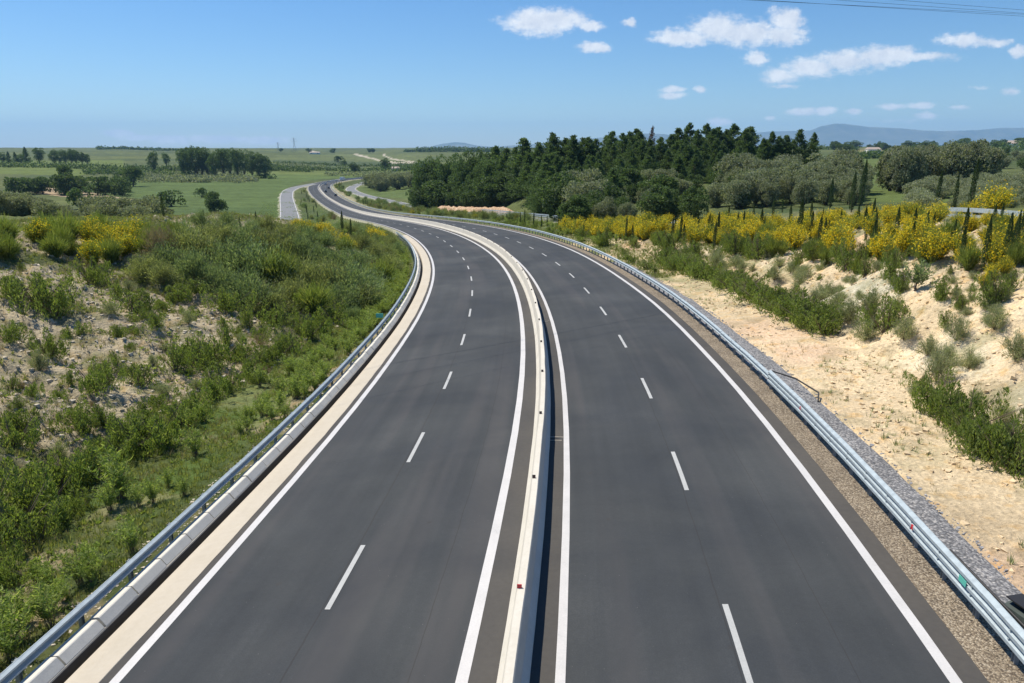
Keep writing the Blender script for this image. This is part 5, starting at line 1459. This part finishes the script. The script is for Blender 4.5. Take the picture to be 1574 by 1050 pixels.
P = samp(9000, 60, 150, 11.6, 24, lambda s_, o_, x, y: x > -1e9)
tufts('grass', P, 8, .3, .02, .7, m_grass, 'thick green grass behind the far right guardrail')
P = samp(11000, 150, 420, 11.5, 40, lambda s_, o_, x, y: x > -1e9)
tufts('grass', P, 6, .5, .05, .8, m_wisp, 'tall pale grass between motorway and service road')
P = samp(7000, 130, 420, -40, -11, lambda s_, o_, x, y: x > -1e9)
tufts('grass', P, 6, .5, .05, .8, m_feather, 'tall grass beside the left service road')
def stones(name, P, r0, r1, mat, label, flat=.6):
    g = np.random.default_rng(len(P) + 5); n = len(P)
    cube = np.array([(x, y, z) for z in (-1, 1) for y in (-1, 1) for x in (-1, 1)], float) / 1.7
    r = (r0 + (r1 - r0) * g.random(n) ** 3.2)[:, None, None]
    V = (cube[None] + g.uniform(-.42, .42, (n, 8, 3))) * r * np.array([1, 1, flat])
    a = g.uniform(0, 6.28, n); c, s_ = np.cos(a)[:, None], np.sin(a)[:, None]
    V = np.stack([V[..., 0] * c - V[..., 1] * s_, V[..., 0] * s_ + V[..., 1] * c, V[..., 2]], -1) + P[:, None] + [0, 0, .0]
    f = np.array([(0, 2, 3, 1), (4, 5, 7, 6), (0, 1, 5, 4), (2, 6, 7, 3), (0, 4, 6, 2), (1, 3, 7, 5)])
    F = (np.arange(n)[:, None, None] * 8 + f[None]).reshape(-1, 4)
    link(name, mesh_np(name, V.reshape(-1, 3), F, [mat]), kind='stuff', label=label)
m_stone = simple('pale_stone', (.50, .44, .34), .9, var=.25, scale=3, coord='Object')
m_clod = simple('sand_clod', (.62, .48, .30), .95, var=.22, scale=2, coord='Object')
m_gstone = simple('grey_stone', (.27, .27, .28), .85, var=.35, scale=9, coord='Object')
m_bstone = simple('brown_pebble', (.30, .245, .17), .85, var=.4, scale=9, coord='Object')
P = samp(24000, 4, 110, -44, -14, lambda s_, o_, x, y: (-o_ > fF(s_)) & ((fbm(x / 9, y / 9, 4, 61) + .55 * fbm(x / 2.2, y / 2.2, 4, 71)) > -.02))
stones('rubble', P, .02, .17, m_stone, 'pale stones strewn over the left slope', .8)
P = samp(26000, 5, 100, 12, 32, lambda s_, o_, x, y: fbm(x / 4, y / 4, 3, 571) > -.06)
stones('rubble', P, .012, .13, m_clod, 'sandy clods strewn over the right slope', .8)
P = samp(9000, 6, 66, 10.5, 12.0, lambda s_, o_, x, y: x > -1e9); stones('gravel', P, .02, .07, m_gstone, 'loose grey gravel behind the right guardrail')
P = samp(7000, 6, 60, 9.55, 10.5, lambda s_, o_, x, y: x > -1e9)
P[:, 2] = road(*nearest(P[:, 0], P[:, 1]))[:, 2] - .035
stones('gravel', P, .010, .03, m_bstone, 'loose brown gravel on the right shoulder')
P = samp(1500, 6, 50, -11.3, -10.15, lambda s_, o_, x, y: x > -1e9)
stones('gravel', P, .02, .07, m_stone, 'crumbs of soil behind the left kerb')

# ------------------------------------------------------------------ vehicles on the far bend
def carpaint(name, c): 
    m, t = material(name); finish(t, t.new('ShaderNodeBsdfPrincipled', {'Base Color': c4(c), 'Roughness': .3, 'Coat Weight': .5})); return m
m_glass, t = material('car_glass'); finish(t, t.new('ShaderNodeBsdfPrincipled', {'Base Color': (.02, .025, .03, 1), 'Roughness': .08}))
m_tyre = m_black
m_lamp, t = material('tail_lamp'); finish(t, t.new('ShaderNodeBsdfPrincipled', {'Base Color': (.45, .02, .02, 1), 'Roughness': .3}))
m_rim, t = material('wheel_rim'); finish(t, t.new('ShaderNodeBsdfPrincipled', {'Base Color': (.5, .5, .52, 1), 'Roughness': .35, 'Metallic': .7}))
def loft(secs, mat, name, smooth=False):
    n = len(secs[0]); V = [p for s_ in secs for p in s_]; F = []
    for i in range(len(secs) - 1):
        for j in range(n): F.append((i * n + j, i * n + (j + 1) % n, (i + 1) * n + (j + 1) % n, (i + 1) * n + j))
    F += [tuple(range(n))[::-1], tuple(range((len(secs) - 1) * n, len(secs) * n))]
    me = bpy.data.meshes.new(name); me.from_pydata(V, [], F); me.materials.append(mat); return me
def cyl(name, r, w, mat, x):
    V = []; F = []; n = 16
    for s_ in (-w / 2, w / 2):
        for k in range(n): V.append((x + s_, math.cos(k * math.tau / n) * r, math.sin(k * math.tau / n) * r))
    for k in range(n): F.append((k, (k + 1) % n, n + (k + 1) % n, n + k))
    F += [tuple(range(n))[::-1], tuple(range(n, 2 * n))]
    me = bpy.data.meshes.new(name); me.from_pydata(V, [], F); me.materials.append(mat); return me
wh_t = cyl('tyre', .32, .2, m_tyre, 0); wh_r = cyl('rim', .2, .215, m_rim, 0)
def vehicle(s_, o_, paint, kind, label, cat, rev=False):
    p, h = frame_at(s_, o_, .008)
    root = link({'car': 'car', 'van': 'van'}[kind], None, loc=tuple(p), rz=-h + (math.pi if rev else 0), label=label, category=cat)
    if kind == 'car':
        hw = .86
        prof = [(-2.1, .35, .82), (-2.05, .35, .92), (-1.3, .28, .95), (.9, .28, .92), (2.0, .3, .78), (2.12, .35, .62)]
        secs = [[(-hw * (.92 if abs(y) > 2 else 1), y, zb), (hw * (.92 if abs(y) > 2 else 1), y, zb), (hw * (.92 if abs(y) > 2 else 1), y, zt - .12), (hw * .9, y, zt), (-hw * .9, y, zt), (-hw * (.92 if abs(y) > 2 else 1), y, zt - .12)] for y, zb, zt in prof]
        link('body', loft(secs, paint, 'body'), parent=root)
        cab = [[(-.78, y0, .93), (.78, y0, .93), (.60, y1, 1.42), (-.60, y1, 1.42)] for y0, y1 in ((-1.75, -1.2),)] 
        V = [(-.8, -1.8, .92), (.8, -1.8, .92), (.8, 1.05, .92), (-.8, 1.05, .92), (-.62, -1.15, 1.42), (.62, -1.15, 1.42), (.62, .25, 1.42), (-.62, .25, 1.42)]
        me = bpy.data.meshes.new('windows'); me.from_pydata(V, [], [(0, 1, 5, 4), (1, 2, 6, 5), (2, 3, 7, 6), (3, 0, 4, 7)]); me.materials.append(m_glass); link('windows', me, parent=root)
        link('car_roof', boxmesh('car_roof', [(0, -.45, 1.435, 1.26, 1.42, .035)], paint), parent=root)
        for x in (-.62, .62): link('tail_lamp', boxmesh('tail_lamp', [(x, -2.10, .72, .3, .05, .14)], m_lamp), parent=root)
        for x in (-.78, .78):
            for y in (-1.35, 1.35):
                w = link('wheel', wh_t, parent=root, loc=(x, y, .32)); link('rim', wh_r, parent=w)
    else:
        secs = [[(-1.1, y, .5), (1.1, y, .5), (1.1, y, 3.0), (-1.1, y, 3.0)] for y in (-4.2, 1.6)]
        link('cargo_box', loft(secs, paint, 'cargo_box'), parent=root)
        secs = [[(-1.05, y, .4), (1.05, y, .4), (1.05, y, zt), (-1.05, y, zt)] for y, zt in ((1.75, 2.5), (2.9, 2.4), (3.6, 1.5), (3.75, 1.2))]
        link('cab', loft(secs, paint, 'cab'), parent=root)
        link('windscreen', boxmesh('windscreen', [(0, 3.3, 1.95, 1.8, .05, .7)], m_glass), parent=root)
        for x in (-.95, .95):
            for y in (-3.0, 2.6):
                w = link('wheel', wh_t, parent=root, loc=(x, y, .42)); w.scale = (1.3, 1.3, 1.3); link('rim', wh_r, parent=w)
    return root
white, dark, grey, silver = carpaint('white_paint', (.8, .8, .8)), carpaint('dark_paint', (.025, .03, .045)), carpaint('grey_paint', (.12, .12, .13)), carpaint('silver_paint', (.5, .52, .55))
vehicle(508, 7.0, dark, 'car', 'dark car on the far bend ahead of the others, beside the median', 'car')
vehicle(556, 3.6, white, 'car', 'white car at the left of the group on the far bend', 'car')
vehicle(546, 3.0, dark, 'car', 'black car just behind the white one on the bend', 'car')
vehicle(585, 7.2, grey, 'car', 'grey car in the outer lane on the far bend', 'car')
vehicle(634, 4.2, silver, 'car', 'silver car at the top of the bend', 'car')
vehicle(712, 3.0, white, 'van', 'white box lorry beyond the bend', 'lorry')
vehicle(742, 6.8, silver, 'car', 'pale car following the white box lorry', 'car')

# ------------------------------------------------------------------ wires, pylons, houses
def wire(a, b, sag, r=.016):
    P = []
    for i in range(25):
        f = i / 24; P.append(tuple(Vector(a).lerp(Vector(b), f) - Vector((0, 0, sag * 4 * f * (1 - f)))))
    return P
WA = [((-120, -35, 30.5), (230, 207, 44.6)), ((-120, -33.6, 30.3), (230, 208, 44.2)), ((-120, -35, 29.0), (230, 205, 43.4)), ((-120, -36.4, 30.3), (230, 204, 44.0))]
def wpt(u, v, D):
    d = pixdir(u, v) ; t_ = D / d[1]; return Vector((d[0] * t_, D, CAM_H + d[2] * t_))
for i, (v0, v1, u0) in enumerate(((-2, 22, 1110), (-3.5, 25, 1110), (-9, 20.5, 1160), (-13, 15.5, 1210))):
    A = wpt(u0, v0, 62); B_ = wpt(1574, v1, 82)
    d = (B_ - A); A2 = A - d * 2.2; B2 = B_ + d * 1.6
    lab = ['lowest but one overhead cable in the sky at top right', 'lowest overhead cable in the sky at top right', 'third overhead cable from below at top right', 'highest overhead cable at top right'][i]
    me = bar('cable', [tuple(A2 + (B2 - A2) * k / 20) for k in range(21)], .012, m_black)
    link('cable', me, label=lab, category='cable', group='overhead cables')
def pylon(u, D, vt, label):
    x, y, g_, H_ = column(u, D, vt); V = []; parts = []
    w = H_ * .10; T = .11 * D / 1000
    root = link('power_pylon', None, loc=(x, y, g_), label=label, category='pylon', group='pylons on the far left hill')
    def strut(pts): return bar('leg', pts, T, m_post)
    for sx in (-1, 1):
        for sy in (-1, 1): link('leg', strut([(sx * w, sy * w, 0), (sx * w * .2, sy * w * .2, H_ * .6), (sx * w * .15, sy * w * .15, H_)]), parent=root)
    for z, L in ((.72, .22), (.84, .26), (.97, .16)):
        link('cross_arm', bar('cross_arm', [(-L * H_, 0, H_ * z), (0, 0, H_ * (z + .02)), (L * H_, 0, H_ * z)], T, m_post), parent=root)
    for k in range(5):
        z = k / 6; ww = w * (1 - z * 1.1)
        link('brace', bar('brace', [(-ww, -ww, z * H_), (ww, ww, (z + .12) * H_)], T * .6, m_post), parent=root)
pylon(428, 2100, 219, 'lattice pylon with wide arms on the far left hill')
pylon(453, 2150, 212, 'thin tall lattice mast on the far hill right of the wide-armed pylon')
m_wall = simple('white_wall', (.78, .76, .70), .8); m_roof = simple('roof_tile', (.42, .34, .28), .8); m_win = m_glass
def house(u, D, w, d_, h, label):
    x, y, g_ = column(u, D)
    root = link('farm_house', None, loc=(x, y, g_), rz=R.uniform(-.4, .4), label=label, category='house')
    link('wall', boxmesh('wall', [(0, 0, h / 2, w, d_, h)], m_wall), parent=root)
    me = bpy.data.meshes.new('roof'); e = .4
    me.from_pydata([(-w / 2 - e, -d_ / 2 - e, h), (w / 2 + e, -d_ / 2 - e, h), (w / 2 + e, d_ / 2 + e, h), (-w / 2 - e, d_ / 2 + e, h), (-w / 2 + .5, 0, h * 1.5), (w / 2 - .5, 0, h * 1.5)], [], [(0, 1, 5, 4), (1, 2, 5), (2, 3, 4, 5), (3, 0, 4), (0, 3, 2, 1)])
    me.materials.append(m_roof); link('roof', me, parent=root)
    for k in (-.3, .3): link('window', boxmesh('window', [(k * w, -d_ / 2 - .02, h * .55, w * .12, .05, h * .3)], m_win), parent=root)
house(608, 830, 9, 6, 3.5, 'small white shed above the motorway bend')
house(1341, 900, 16, 8, 5, 'low white building beyond the right field')
house(1457, 700, 9, 8, 6, 'white house among trees on the right horizon')
house(1556, 1150, 16, 10, 9, 'white house near the right end of the horizon')
house(1536, 1300, 12, 9, 7, 'smaller pale house just left of the one at the right end')
house(484, 1900, 26, 9, 4, 'long pale barn on the crest of the far left hill')
# white sign behind the left olives
x, y, g_ = column(9, 60)

# ------------------------------------------------------------------ labels: count along where look-alikes are few
ORD = 'first second third fourth fifth sixth seventh eighth ninth tenth eleventh twelfth thirteenth fourteenth fifteenth sixteenth seventeenth eighteenth nineteenth twentieth'.split()
ORD += ['twenty-' + w for w in ORD[:9]] + ['thirtieth']
by = {}
for o in COL.objects:
    if o.parent is None and o.get('category') and o.get('label'): by.setdefault(o['label'], []).append(o)
for lab, L in by.items():
    if len(L) < 2 or len(lab.split()) > 12: continue
    L.sort(key=lambda o: float(to_pix(*o.location)[0]))
    if len(L) <= 30:
        for w, o in zip(ORD, L): o['label'] = lab + ', ' + w + ' from the left'
